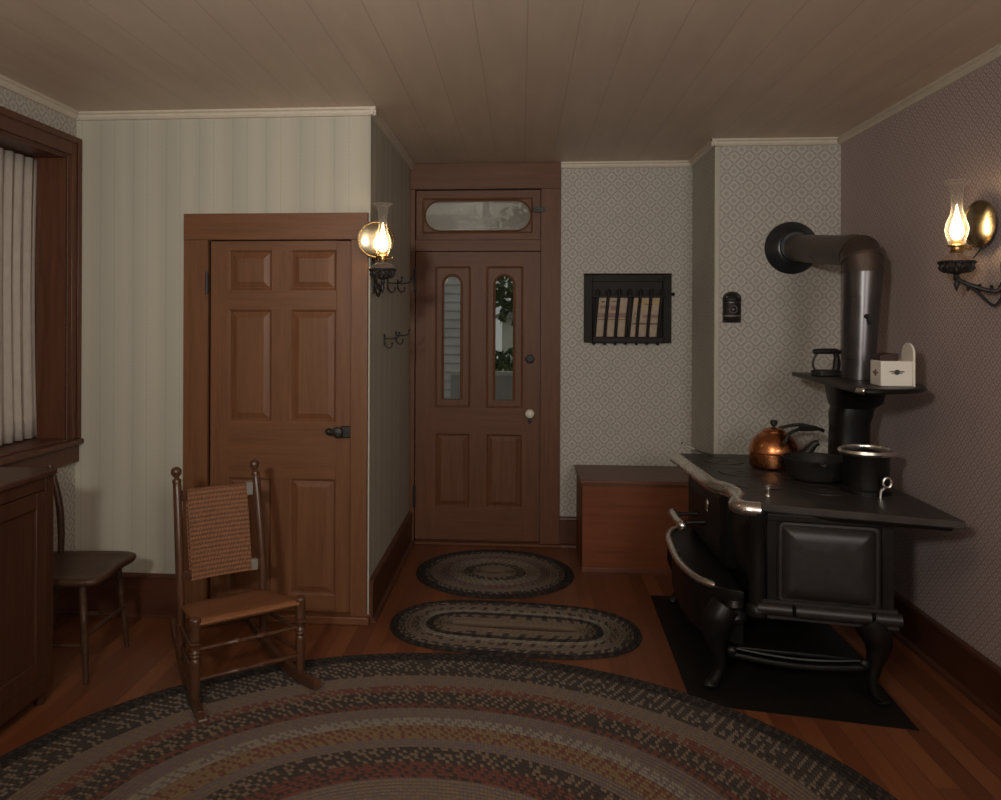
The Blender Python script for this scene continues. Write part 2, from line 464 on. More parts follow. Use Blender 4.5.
def tag(o, label=None, cat=None, group=None, kind=None):
    if label: o['label'] = label
    if cat: o['category'] = cat
    if group: o['group'] = group
    if kind: o['kind'] = kind
    return o
def thing(name, label, cat, loc=(0, 0, 0), rz=0, group=None, kind=None):
    o = bpy.data.objects.new(name, None)
    o.empty_display_size = 0.1
    COL.objects.link(o)
    o.location = loc; o.rotation_euler = (0, 0, rz)
    return tag(o, label, cat, group, kind)
def struct(o, label, cat): return tag(o, label, cat, None, 'structure')
def arc(cx, cy, rx, ry, a0, a1, n):
    return [(cx + rx * math.cos(R(a0 + (a1 - a0) * k / n)), cy + ry * math.sin(R(a0 + (a1 - a0) * k / n))) for k in range(n + 1)]
def catmull(pts, n=8):
    pts = [Vector(p) for p in pts]
    out = []
    for i in range(len(pts) - 1):
        p0, p1, p2, p3 = pts[max(i - 1, 0)], pts[i], pts[i + 1], pts[min(i + 2, len(pts) - 1)]
        for k in range(n):
            t = k / n
            out.append(0.5 * ((2 * p1) + (p2 - p0) * t + (2 * p0 - 5 * p1 + 4 * p2 - p3) * t * t + (3 * p1 - p0 - 3 * p2 + p3) * t ** 3))
    out.append(pts[-1])
    return out
def copy_tree(o, parent=None):
    c = o.copy(); COL.objects.link(c)
    if parent: c.parent = parent
    for ch in [x for x in o.children]: copy_tree(ch, c)
    return c

# ------------------------------------------------------------------ room shell
struct(MB().box(XL - .6, XR + .3, YREAR - .1, YB + .15, -.1, 0).build('floor', 'floor'), 'orange-brown narrow pine floorboards running to the back door', 'floor')
struct(MB().box(XL - .3, XR + .2, YREAR - .1, YB + .15, H, H + .1).build('ceiling', 'ceiling'), 'low tan painted board ceiling with long seams', 'ceiling')
T = 0.14
# left wall with a deep window opening
TL = 0.27
WY0, WY1, WZ0, WZ1 = 3.05, 3.995, 0.93, 2.415
m = MB()
m.box(XL - TL, XL, YREAR, WY0, 0, H); m.box(XL - TL, XL, WY1, YC, 0, H)
m.box(XL - TL, XL, WY0, WY1, 0, WZ0); m.box(XL - TL, XL, WY0, WY1, WZ1, H)
struct(m.build('wall_left', 'diamond'), 'left wall in diamond-patterned paper around the tall window', 'wall')
struct(MB().box(XR, XR + T, YREAR, YB + T, 0, H).build('wall_right', 'smalldiamond'), 'right wall in small-patterned mauve-grey paper behind the stove', 'wall')
struct(MB().box(XL - TL, XR + T, YREAR - T, YREAR, 0, H).build('wall_rear', 'diamond'), 'papered wall behind the viewer', 'wall')
# closet: front wall with a doorway
DX0, DX1, DZ = -1.629, -0.871, 1.976
m = MB()
m.box(XL - TL, DX0, YC, YC + .12, 0, H); m.box(DX1, XJ - .08, YC, YC + .12, 0, H); m.box(DX0, DX1, YC, YC + .12, DZ, H)
struct(m.build('wall_closet_front', 'stripe'), 'pale green-grey striped wall around the closet door', 'wall')
struct(MB().box(XJ - .08, XJ, YC, YB, 0, H).build('wall_closet_side', 'stripe'), 'narrow striped side wall between closet corner and back door', 'wall')
# back wall with a doorway
BX0, BX1, BZ = -0.742, 0.136, 2.475
m = MB()
m.box(XJ, BX0, YB, YB + T, 0, H); m.box(BX1, XR, YB, YB + T, 0, H); m.box(BX0, BX1, YB, YB + T, BZ, H)
struct(m.build('wall_back', 'diamond'), 'back wall in diamond-patterned paper beside the outer door', 'wall')
struct(MB().box(XCH, XR, YCH, YB, 0, H).build('wall_chimney', 'diamond'), 'papered chimney breast behind the stovepipe', 'wall')

# cornices
def cornice(name, p0, p1, inward, label):
    p0, p1, iw = Vector(p0), Vector(p1), Vector(inward)
    prof = [(0, 0), (.030, 0), (.030, -.010), (.020, -.016), (.020, -.028), (.012, -.040), (0, -.042)]
    rows = [[q + iw * a + Vector((0, 0, H + b)) for a, b in prof] for q in (p0, p1)]
    mb = MB(); mb.loft(rows)
    struct(mb.build(name, 'cornice', sharp=20), label, 'cornice')
cornice('trim_1', (XL, YC, 0), (XJ + .03, YC, 0), (0, -1, 0), 'cream cornice strip above the closet front wall')
cornice('trim_2', (XJ, YC - .03, 0), (XJ, YB - .03, 0), (1, 0, 0), 'cream cornice strip above the closet side wall')
cornice('trim_3', (.271, YB, 0), (XCH, YB, 0), (0, -1, 0), 'cream cornice strip above the hanging paper rack')
cornice('trim_4', (XCH, YCH - .03, 0), (XCH, YB - .03, 0), (-1, 0, 0), 'short cream cornice on the chimney breast return')
cornice('trim_5', (XCH - .03, YCH, 0), (XR - .03, YCH, 0), (0, -1, 0), 'cream cornice strip across the chimney breast')
cornice('trim_6', (XR, YREAR, 0), (XR, YCH, 0), (-1, 0, 0), 'long cream cornice strip along the right wall')
cornice('trim_7', (XL, YREAR, 0), (XL, YC - .03, 0), (1, 0, 0), 'cream cornice strip above the left window')
# a pale vertical edge bead on the chimney breast corner
struct(MB().box(XCH - .006, XCH + .024, YCH - .006, YCH + .024, .20, H - .042).build('trim_8', 'bead', None, .003), 'slim pale bead down the chimney breast corner', 'corner bead')
# baseboards
def baseboard(name, p0, p1, inward, h, label):
    p0, p1, iw = Vector(p0), Vector(p1), Vector(inward)
    prof = [(0, 0), (.040, 0), (.037, .014), (.020, .024), (.020, h - .022), (.026, h - .016), (.022, h - .004), (.010, h), (0, h)]
    mb = MB(); mb.loft([[q + iw * a + Vector((0, 0, b)) for a, b in prof] for q in (p0, p1)])
    struct(mb.build(name, 'baseX' if abs(iw.y) > .5 else 'baseY', sharp=25), label, 'baseboard')
baseboard('baseboard_closet_front', (XL, YC, 0), (-1.762, YC, 0), (0, -1, 0), .222, 'dark wood baseboard left of the closet door')
baseboard('baseboard_closet_side', (XJ, YC + .001, 0), (XJ, YB - .03, 0), (1, 0, 0), .222, 'wood baseboard along the closet side wall')
baseboard('baseboard_back', (.272, YB, 0), (XCH, YB, 0), (0, -1, 0), .205, 'wood baseboard between back door and chest')
baseboard('baseboard_chimney', (XCH, YCH, 0), (XR, YCH, 0), (0, -1, 0), .20, 'wood baseboard of the chimney breast')
baseboard('baseboard_chimney_side', (XCH, YCH, 0), (XCH, YB, 0), (-1, 0, 0), .20, 'wood baseboard on the chimney breast return')
baseboard('baseboard_right', (XR, YREAR, 0), (XR, YCH, 0), (-1, 0, 0), .20, 'dark wood baseboard along the right wall')
baseboard('baseboard_left', (XL, YREAR, 0), (XL, YC, 0), (1, 0, 0), .20, 'dark wood baseboard below the left window')

# ------------------------------------------------------------------ closet door
def raised_panel(mb, x0, x1, z0, z1, y, depth=.013, mould=.010, bev=.034, rise=.010):
    """a raised and fielded panel seen from -y; y is the face of the surrounding rails"""
    def ring(d, yy): return [(x0 + d, yy, z0 + d), (x1 - d, yy, z0 + d), (x1 - d, yy, z1 - d), (x0 + d, yy, z1 - d)]
    rows = [ring(0, y), ring(mould, y + depth * .5), ring(mould + .002, y + depth), ring(mould + .006, y + depth),
            ring(mould + bev, y + depth - rise), ring(mould + bev + .002, y + depth - rise)]
    vs = mb.quadgrid(rows, closed_u=True)
    mb.b.faces.new(vs[-1])
d1 = thing('door_1', 'brown six-panel closet door with black rim latch', 'door', (-1.25, YC, 0), 0, None, 'structure')
def W1(o): return o
ox, oy = -1.25, YC
fy = .006          # leaf face, just inside the casing
X0, X1 = DX0 - ox + .003, DX1 - ox - .003
zb, zt = .045, DZ - .004
def atx(px): return (px - 521.0) * (4.07 / 797.5) - .0 - ox        # door-plane reading of the photo
xs = [-1.528 - ox, -1.297 - ox, -1.197 - ox, -0.955 - ox]
zs = [(.13, .735), (1.03, 1.615), (1.715, 1.925)]
m = MB()
m.box(X0, xs[0], fy, fy + .035, zb, zt); m.box(xs[3], X1, fy, fy + .035, zb, zt)
m.build('door_stile', 'doorV', d1, .002)
m = MB()
for a, b in ((zb, zs[0][0]), (zs[0][1], zs[1][0]), (zs[1][1], zs[2][0]), (zs[2][1], zt)):
    m.box(xs[0], xs[3], fy, fy + .035, a, b)
m.build('door_rail', 'doorH', d1)
m = MB()
for a, b in zs: m.box(xs[1], xs[2], fy, fy + .035, a, b)
m.build('door_mullion', 'doorV', d1)
for a, b in zs:
    for i in (0, 2):
        m = MB(); raised_panel(m, xs[i], xs[i + 1], a, b, fy)
        m.build('door_panel', 'doorV', d1, sharp=12)
m = MB()
m.box(-1.759 - ox, DX0 - ox, -.026, .12, 0, DZ); m.box(DX1 - ox, -.785 - ox, -.026, -.0005, 0, DZ)
m.box(DX1 - ox, DX1 - ox + .004, -.0005, .12, 0, DZ)
m.build('door_casing', 'doorV', d1, .003)
m = MB(); m.box(-1.759 - ox, -.785 - ox, -.028, -.0005, DZ, 2.113); m.box(DX0 - ox, DX1 - ox, 0, .12, DZ, DZ + .004)
m.build('door_head', 'doorH', d1, .003)
m = MB(); m.box(-1.78 - ox, -.77 - ox, -.05, .03, 0, .042)
m.build('door_sill', 'doorH', d1, .006)
m = MB()
m.box(X0 - .012, X0 + .004, -.034, -.024, 1.70, 1.80)
m.tube([(X0 - .004, -.036, 1.69), (X0 - .004, -.036, 1.81)], .007, 8)
tag(m.build('hinge', 'castblack', d1), 'black butt hinge')
m = MB()
m.box(X0 - .012, X0 + .004, -.034, -.024, .30, .40)
m.tube([(X0 - .004, -.036, .29), (X0 - .004, -.036, .41)], .007, 8)
tag(m.build('hinge', 'castblack', d1), 'black butt hinge')
# rim latch: box, keeper and a knob
lx, lz = -.890 - ox, .985
m = MB(); m.box(lx - .035, lx + .022, fy - .030, fy, lz - .030, lz + .028)
m.prism([(lx + .0, fy - .024), (lx + .05, fy - .024), (lx + .05, fy - .0005), (lx, fy - .0005)], lz - .018, lz + .018)
tag(m.build('latch', 'castblack', d1, .004), 'black iron rim latch')
m = MB(); m.lathe([(.010, 0), (.010, .03), (.022, .036), (.029, .05), (.025, .064), (.010, .07)], 20, Matrix.Translation((lx - .045, fy, lz)) @ Matrix.Rotation(PI / 2, 4, 'X'))
m.tube([(lx - .045, fy - .05, lz), (lx - .085, fy - .055, lz + .004)], [.010, .013], 10)
m.ball((lx - .088, fy - .055, lz + .004), .018)
tag(m.build('knob', 'castblack', d1), 'black iron knob')

# ------------------------------------------------------------------ outer door with transom
ox, oy = -.30, YB
d2 = thing('door_2', 'brown outer door with two arched lights and white knob', 'door', (ox, oy, 0), 0, None, 'structure')
fy = .012
X0, X1 = BX0 - ox + .003, BX1 - ox - .003
def LX(v): return v - ox
# openings: glass boards and lower panels
gx = [(-.597, -.357), (-.238, .010)]
gz = (.955, 1.935)
pz = (.25, .765)
m = MB()
m.box(X0, LX(gx[0][0]), fy, fy + .04, .022, 2.040); m.box(LX(gx[1][1]), X1, fy, fy + .04, .022, 2.040)
m.box(LX(gx[0][1]), LX(gx[1][0]), fy, fy + .04, pz[0], pz[1]); m.box(LX(gx[0][1]), LX(gx[1][0]), fy, fy + .04, gz[0], gz[1])
m.build('door_stile', 'door2V', d2)
m = MB()
for a, b in ((.022, pz[0]), (pz[1], gz[0]), (gz[1], 2.040)):
    m.box(LX(gx[0][0]), LX(gx[1][1]), fy, fy + .04, a, b)
m.build('door_rail', 'door2H', d2)
for g in gx:
    m = MB(); raised_panel(m, LX(g[0]), LX(g[1]), pz[0], pz[1], fy, .016, .012, .03, .009)
    m.build('door_panel', 'door2V', d2, sharp=12)
glass = [(-.547, -.417), (-.186, -.048)]
for g, q in zip(gx, glass):
    x0, x1 = LX(q[0]), LX(q[1]); r = (x1 - x0) / 2; cx = (x0 + x1) / 2
    z0, z1 = 1.005, 1.878 - r
    inner = [(x0, z0), (x1, z0)] + arc(cx, z1, r, r, 0, 180, 18)
    outer = [(LX(g[0]), gz[0]), (LX(g[1]), gz[0]), (LX(g[1]), gz[1]), (LX(g[0]), gz[1])]
    m = MB(); m.holed(outer, inner, lambda u, v, w: (u, fy + .012 + w, v), .016)
    m.build('light_board', 'door2V', d2, sharp=30)
    m = MB(); m.tube([(u, fy + .010, v) for u, v in inner], .009, 8, closed=True, upv=(0, 1, 0))
    # frame bead round the board
    bead = [outer[0], outer[1], outer[2], outer[3]]
    for k in range(4):
        a, b = bead[k], bead[(k + 1) % 4]
        m.tube([(a[0], fy + .004, a[1]), (b[0], fy + .004, b[1])], .008, 8)
    m.build('light_moulding', 'door2V', d2)
    m = MB(); m.prism([(u, v) for u, v in inner], 0, .004)
    o = m.build('pane', 'windowglass', d2)
    o.matrix_local = Matrix.Translation((0, fy + .024, 0)) @ Matrix.Rotation(PI / 2, 4, 'X')
    tag(o, 'narrow arched glass light')
# transom
tz0, tz1 = 2.125, 2.475
m = MB(); m.box(BX0 - ox, BX1 - ox, -.012, .12, 2.044, tz0 - .002)
m.build('transom_bar', 'door2H', d2, .003)
tx0, tx1 = X0, X1
sx0, sx1, sz0, sz1 = LX(-.690), LX(.075), 2.175, 2.415
outer = [(tx0, tz0), (tx1, tz0), (tx1, tz1 - .003), (tx0, tz1 - .003)]
mid = [(sx0, sz0), (sx1, sz0), (sx1, sz1), (sx0, sz1)]
m = MB(); m.holed(outer, mid, lambda u, v, w: (u, fy + w, v), .03)
ts = m.build('transom_sash', 'door2H', d2, .002)
rr = .107
cz = (sz0 + sz1) / 2
gx0, gx1 = sx0 + .012, sx1 - .008
stad = arc(gx1 - rr, cz, rr, rr, -90, 90, 16) + arc(gx0 + rr, cz, rr, rr, 90, 270, 16)
m = MB(); m.holed(mid, stad, lambda u, v, w: (u, fy + .010 + w, v), .014)
m.tube([(u, fy + .009, v) for u, v in stad], .006, 8, closed=True, upv=(0, 1, 0))
for k in range(4):
    a, b = mid[k], mid[(k + 1) % 4]
    m.tube([(a[0], fy + .004, a[1]), (b[0], fy + .004, b[1])], .007, 8)
m.build('transom_board', 'door2H', d2)
o = MB().prism(stad, 0, .004).build('transom_pane', 'transomglass', d2)
o.matrix_local = Matrix.Translation((0, fy + .022, 0)) @ Matrix.Rotation(PI / 2, 4, 'X')
tag(o, 'long round-ended transom glass')
m = MB(); m.box(LX(.082), LX(.165), -.040, -.0265, 2.312, 2.346); m.tube([(LX(.10), -.035, 2.33), (LX(.10), -.06, 2.33)], .008, 8)
m.tube([(LX(.085), -.03, 2.33), (LX(.085), .011, 2.33)], .008, 8)
tag(m.build('transom_latch', 'castblack', d2), 'black transom latch')
# casing
m = MB()
m.box(XJ - ox + .0005, BX0 - ox, -.024, .12, 0, BZ); m.box(BX1 - ox, .271 - ox, -.026, -.0005, 0, BZ)
m.box(BX1 - ox, BX1 - ox + .003, -.0005, .12, 0, BZ)
m.build('door_casing', 'door2V', d2, .003)
m = MB(); m.box(XJ - ox + .0005, .271 - ox, -.028, -.0005, BZ, H - .001); m.box(BX0 - ox, BX1 - ox, 0, .12, BZ, BZ + .003)
m.box(XJ - ox + .0005, .271 - ox, -.036, -.028, BZ, BZ + .016)
m.build('door_head', 'door2H', d2, .003)
m = MB(); m.box(XJ - ox + .042, .28 - ox, -.06, .16, 0, .020)
m.build('door_sill', 'door2H', d2, .005)
# hardware
kx = LX(.063)
m = MB(); m.lathe([(.012, 0), (.012, .03), (.026, .04), (.032, .055), (.028, .07), (.012, .08)], 24, Matrix.Translation((kx, fy, .918)) @ Matrix.Rotation(PI / 2, 4, 'X'))
tag(m.build('knob', 'porcelain', d2), 'white porcelain door knob')
m = MB(); m.lathe([(.020, 0), (.018, .006), (.008, .008)], 20, Matrix.Translation((kx, fy, .918)) @ Matrix.Rotation(PI / 2, 4, 'X'))
m.lathe([(.013, 0), (.013, .006), (.008, .009)], 16, Matrix.Translation((kx, fy, .862)) @ Matrix.Rotation(PI / 2, 4, 'X'), 1, 1.5)
tag(m.build('keyhole_plate', 'castblack', d2), 'black keyhole escutcheon')
m = MB(); m.lathe([(.032, 0), (.030, .012), (.022, .016), (.012, .016), (.010, .026)], 24, Matrix.Translation((kx, fy, 1.292)) @ Matrix.Rotation(PI / 2, 4, 'X'))
m.box(kx - .003, kx + .003, fy - .032, fy - .02, 1.28, 1.304)
tag(m.build('deadbolt', 'castblack', d2), 'round dark bolt knob')
for z in (1.84, .33):
    m = MB(); m.box(X0 - .012, X0 + .006, -.034, -.0245, z - .075, z + .075)
    m.tube([(X0 - .002, -.032, z - .082), (X0 - .002, -.032, z + .082)], .007, 8)
    tag(m.build('hinge', 'castblack', d2), 'black butt hinge')

# ------------------------------------------------------------------ left window
w1 = thing('window_1', 'tall wooden window at the left edge with white curtain', 'window', (XL, (WY0 + WY1) / 2, 0), 0, None, 'structure')
yc = (WY0 + WY1) / 2
a, b = WY0 - yc, WY1 - yc
m = MB()
m.box(.0005, .028, b, YC - .004 - yc, WZ0, WZ1 + .10); m.box(.0005, .028, a - .085, a, WZ0, WZ1 + .10)
m.box(.0005, .028, a, b, WZ1, WZ1 + .10)
m.box(.028, .036, b + .045, YC - .004 - yc, WZ0, WZ1 + .10); m.box(.028, .036, a - .085, a - .055, WZ0, WZ1 + .10); m.box(.028, .037, a - .055, b + .045, WZ1 + .065, WZ1 + .10)
m.build('window_casing', 'windowwood', w1, .004)
m = MB()
m.box(-TL, 0, b - .018, b, WZ0, WZ1); m.box(-TL, 0, a, a + .018, WZ0, WZ1); m.box(-TL, 0, a + .018, b - .018, WZ1 - .018, WZ1)
m.build('window_jamb', 'windowwood', w1)
m = MB(); m.box(-TL, 0, a + .018, b - .018, WZ0 - .010, WZ0 + .012); m.box(.0005, .055, a - .10, YC - .006 - yc, WZ0 - .028, WZ0)
m.build('window_sill', 'windowwood', w1, .008)
m = MB(); m.box(.0005, .026, a - .085, YC - .006 - yc, WZ0 - .125, WZ0 - .028)
m.build('window_apron', 'windowwood', w1, .004)
ws = MB()
zm = (WZ0 + WZ1) / 2
for z0, z1, x in ((WZ0 + .012, zm + .02, -.215), (zm - .02, WZ1 - .018, -.25)):
    ws.box(x, x + .03, a + .018, a + .065, z0, z1); ws.box(x, x + .03, b - .065, b - .018, z0, z1)
    ws.box(x, x + .03, a + .065, b - .065, z0, z0 + .05); ws.box(x, x + .03, a + .065, b - .065, z1 - .04, z1)
    ws.box(x + .008, x + .022, -.012, .012, z0 + .05, z1 - .04)
sash = ws.build('window_sash', 'windowwood', w1, .002)
for z0, z1, x in ((WZ0 + .062, zm - .02, -.20), (zm + .03, WZ1 - .058, -.235)):
    MB().box(x - .002, x + .002, a + .065, b - .065, z0, z1).build('window_pane', 'windowglass', sash)
# curtain hung inside the recess
rows = []
for i in range(13):
    z = WZ0 + .02 + (WZ1 - .03 - WZ0 - .02) * i / 12
    fl = (1 - i / 12)
    rows.append([(XL - .150 + .016 * math.sin(k * 1.15 + .3 * fl) * (.5 + .5 * fl), 3.10 + (3.972 - .02 * math.sin(i / 12 * PI) - 3.10) * k / 60, z) for k in range(61)])
m = MB(); m.quadgrid(rows)
o = m.build('curtain', 'curtain')
sm = o.modifiers.new('solid', 'SOLIDIFY'); sm.thickness = .003
tag(o, 'plain white cloth curtain hanging in the left window recess', 'curtain')

# ------------------------------------------------------------------ braided rugs
def braided_rug(name, cx, cy, A, B, cord, matbands, label, z=.0, stadium=False, rot=0, cell=.03, core=0.05):
    n = int((min(A, B) - core * .5) / cord)
    seg = 220 if A > 1 else 150
    me = bpy.data.meshes.new(name); b = bmesh.new()
    l1 = b.loops.layers.uv.new('braid'); l2 = b.loops.layers.uv.new('band')
    def outline(d, k):
        a_, b_ = max(A - d, .004), max(B - d, .004)
        t = 2 * PI * k / seg
        if stadium:
            # straight sides joined by half rounds, softened
            L = a_ - b_
            x = b_ * math.cos(t) + L * math.tanh(2.6 * math.cos(t)) / math.tanh(2.6); y = b_ * math.sin(t)
            return x, y
        return a_ * math.cos(t), b_ * math.sin(t)
    prof = [(0.0, .003), (.12, .0085), (.5, .012), (.88, .0085)]
    rings = [(-1, 0.0, .0)]
    for i in range(n):
        for f, h in prof: rings.append((i, f, h))
    rings.append((n - 1, .999, .003))
    rows = []
    for i, f, h in rings:
        d = (max(i, 0) + f) * cord
        rows.append([b.verts.new((*outline(d, k), h)) for k in range(seg)])
    per = [0.0]
    for k in range(seg):
        p, q = outline(0, k), outline(0, k + 1)
        per.append(per[-1] + math.hypot(p[0] - q[0], p[1] - q[1]))
    for r in range(len(rows) - 1):
        i0, f0, _ = rings[r]; i1, f1, _ = rings[r + 1]
        ii = max(i0, 0)
        v0 = ii + f0 if i0 >= 0 else 0.0
        v1 = ii + (f1 if i1 == i0 or i0 < 0 else .999)
        frac = max(.15, 1 - ii * cord / ((A + B) / 2))
        tot = round(per[-1] * frac / cell / 3) * cell * 3
        for k in range(seg):
            vs = (rows[r][k], rows[r][(k + 1) % seg], rows[r + 1][(k + 1) % seg], rows[r + 1][k])
            f = b.faces.new(vs)
            us = (per[k], per[k + 1], per[k + 1], per[k])
            for lp, u, v in zip(f.loops, us, (v0, v0, v1, v1)):
                lp[l1].uv = (u / per[-1] * tot, v)
                lp[l2].uv = ((ii + .5) / n, 0)
    f = b.faces.new(rows[-1])
    for lp in f.loops: lp[l1].uv = (.5 * cell, n - .5); lp[l2].uv = (.999, 0)
    b.faces.new(list(reversed(rows[0])))
    bmesh.ops.recalc_face_normals(b, faces=b.faces)
    b.to_mesh(me); b.free()
    for p in me.polygons: p.use_smooth = True
    me.materials.append(M_braid(name + '_braid', matbands, cell))
    o = bpy.data.objects.new('braided_rug', me); COL.objects.link(o)
    o.location = (cx, cy, z); o.rotation_euler = (0, 0, rot)
    return tag(o, label, 'rug', 'braided rugs')
BLK, DRK, TAN, RED = (.024, .020, .019), (.055, .044, .038), (.185, .137, .098), (.15, .060, .046)
LIL, GRY, OCH, LT = (.15, .12, .115), (.235, .21, .17), (.205, .14, .08), (.185, .145, .112)
D = 1.425
braided_rug('oval_rug', -.30, 2.285, 1.60, 1.425, .0195, [
    (0, BLK, DRK, .2), (.085 / D, DRK, LT, .30), (.235 / D, TAN, LIL, .30), (.33 / D, TAN, RED, .5), (.40 / D, DRK, TAN, .30), (.50 / D, DRK, RED, .6),
    (.55 / D, LIL, TAN, .30), (.62 / D, GRY, LIL, .15), (.69 / D, OCH, RED, .30), (.77 / D, LIL, TAN, .30), (.83 / D, DRK, TAN, .30),
    (.94 / D, RED, DRK, .30), (1.05 / D, TAN, LIL, .30), (1.2 / D, DRK, LT, .3), (1.35 / D, GRY, TAN, .3)],
    'huge oval multicoloured braided rug filling the foreground floor', z=.004, cell=.013)
braided_rug('runner_rug', -.03, 4.075, .635, .355, .0185, [
    (0, BLK, DRK, .3), (.13, DRK, LT, .30), (.22, LIL, TAN, .5), (.36, TAN, DRK, .30), (.44, GRY, LT, .2), (.58, DRK, BLK, .30), (.70, TAN, DRK, .3), (.84, TAN, LIL, .0)],
    'long narrow oval braided rug lying between the huge rug and the round one', stadium=True, rot=R(-4), cell=.019)
braided_rug('round_rug', -.155, 4.955, .487, .468, .0185, [
    (0, BLK, DRK, .3), (.11, DRK, LT, .3), (.22, TAN, LIL, .30), (.36, LIL, RED, .30), (.48, TAN, GRY, .3), (.68, DRK, TAN, .3), (.83, TAN, LIL, .0)],
    'small roundish braided rug on the floor right before the outer door', cell=.013)

# ------------------------------------------------------------------ stove board and range
SLOPE = -.19
def ny(x): return 3.42 + SLOPE * (x - 1.0)
tag(MB().prism([(.70, 3.335), (1.525, 3.19), (1.60, 4.62), (.74, 4.62)], 0.0, .003).build('stove_board', 'mat', None),
    'flat black stove board on the floor beneath the cooking range', 'floor board')
st = thing('cooking_range', 'black cast-iron cooking range with nickel trim beside the right wall', 'stove', (1.2, 3.95, .0035))
SX, SY, SZ = 1.2, 3.95, 0
class SB(MB):
    """range parts are laid out in room coordinates and moved to the range's own origin"""
    def build(s, *a, **k):
        bmesh.ops.translate(s.b, verts=s.b.verts, vec=(-SX, -SY, -SZ))
        return MB.build(s, *a, **k)
YF = 4.60
def plan(x0, x1, inset=0.0, far=YF):
    return [(x0, ny(x0) + inset), (x1, ny(x1) + inset), (x1, far), (x0, far)]
SB().prism(plan(1.0, 1.49), .34, .766).build('body', 'iron', st, .006)
# raised pillow panel on the near end
m = SB()
px0, px1, pz0, pz1 = 1.078, 1.425, .415, .722
def endp(x, z, out): 
    nx, nyy = SLOPE / math.hypot(1, SLOPE), -1 / math.hypot(1, SLOPE)
    return (x + nx * out, ny(x) + nyy * out, z)
def endring(d, out, rad=.018, n=5):
    x0, x1, z0, z1 = px0 + d, px1 - d, pz0 + d, pz1 - d
    rr_ = max(rad - d * .3, .006)
    pts = []
    for cx_, cz_, a0 in ((x1 - rr_, z0 + rr_, -90), (x1 - rr_, z1 - rr_, 0), (x0 + rr_, z1 - rr_, 90), (x0 + rr_, z0 + rr_, 180)):
        pts += arc(cx_, cz_, rr_, rr_, a0, a0 + 90, n)
    return [endp(u, v, out) for u, v in pts]
rows = [endring(-.012, 0.0), endring(-.010, .008), endring(0, .009), endring(.003, .003), endring(.008, .008), endring(.020, .020), endring(.035, .027), endring(.06, .030), endring(.10, .031)]
vs = m.quadgrid(rows, closed_u=True); m.b.faces.new(vs[-1])
m.build('end_panel', 'ironpanel', st, sharp=50)
# end frame rails
m = SB()
for x0, x1, z0, z1, out in ((1.02, 1.06, .40, .765, .012), (1.445, 1.49, .40, .765, .012), (1.02, 1.49, .735, .765, .014)):
    m.loft([[endp(x0, z0, 0), endp(x1, z0, 0), endp(x1, z0, out), endp(x0, z0, out)], [endp(x0, z1, 0), endp(x1, z1, 0), endp(x1, z1, out), endp(x0, z1, out)]])
m.build('end_frame', 'iron', st, .004)
# base moulding round the near end and front
m = SB()
for x0, x1, r0 in ((.985, 1.115, .026), (1.13, 1.405, .029), (1.42, 1.515, .026)):
    k = [endp(x0 + (x1 - x0) * i / 8, .372, .012) for i in range(9)]
    m.tube(k, r0, 14)
for x0, x1, z0, z1, out in ((.99, 1.50, .398, .412, .022), (.99, 1.505, .335, .348, .022)):
    m.loft([[endp(x0, z0, 0), endp(x1, z0, 0), endp(x1, z0, out), endp(x0, z0, out)], [endp(x0, z1, 0), endp(x1, z1, 0), endp(x1, z1, out), endp(x0, z1, out)]])
m.build('base_moulding', 'ironpanel', st, sharp=45)
# round corner columns on the front edge
for yy in (3.432, 4.56):
    m = SB(); m.lathe([(.046, .335), (.050, .35), (.046, .372), (.034, .385), (.036, .40), (.034, .55), (.030, .70), (.036, .715), (.040, .74), (.044, .766)], 20, Matrix.Translation((.99, yy, 0)))
    m.build('corner_column', 'iron', st)
# oven door and fire door on the front face
m = SB()
def fring(y0, y1, z0, z1, x, rad):
    pts = []
    for cy_, cz_, a0 in ((y1 - rad, z0 + rad, -90), (y1 - rad, z1 - rad, 0), (y0 + rad, z1 - rad, 90), (y0 + rad, z0 + rad, 180)):
        pts += [(x, u, v) for u, v in arc(cy_, cz_, rad, rad, a0, a0 + 90, 5)]
    return pts
rows = [fring(3.79, 4.56, .405, .757, 1.0, .02), fring(3.79, 4.56, .405, .757, .955, .03), fring(3.83, 4.52, .44, .73, .930, .03), fring(3.85, 4.50, .46, .71, .934, .03), fring(3.90, 4.45, .49, .68, .922, .03)]
vs = m.quadgrid(rows, closed_u=True); m.b.faces.new(vs[-1])
od = m.build('oven_door', 'iron', st, sharp=50)
m = SB()
rows = [fring(3.49, 3.775, .44, .735, 1.0, .02), fring(3.49, 3.775, .44, .735, .985, .02), fring(3.51, 3.755, .46, .715, .975, .02), fring(3.55, 3.72, .50, .675, .962, .02)]
vs = m.quadgrid(rows, closed_u=True); m.b.faces.new(vs[-1])
m.build('fire_door', 'iron', st, sharp=50)
m = SB(); m.ball((.917, 4.02, .652), .016, .5, 1, 2.1)  # lamp highlight on the oven door, modelled as a bright nickel ball
tag(m.build('door_glint', 'nickel', st), 'lamp highlight on the oven door, built as a nickel ball')
# nickel towel rail in front of the oven door
m = SB()
m.tube(catmull([(.80, 4.05, .546), (.797, 4.14, .545), (.80, 4.24, .542), (.806, 4.32, .540)], 6), .020, 14)
m.ball((.80, 4.04, .546), .027); m.ball((.807, 4.325, .540), .024)
tag(m.build('towel_rail', 'nickel', st), 'nickel oven rail with ball end')
for yy in (4.10, 4.28):
    m = SB(); m.tube([(.80, yy, .542), (.87, yy, .548), (.94, yy, .55)], [.013, .009, .016], 8); m.build('rail_bracket', 'iron', st)
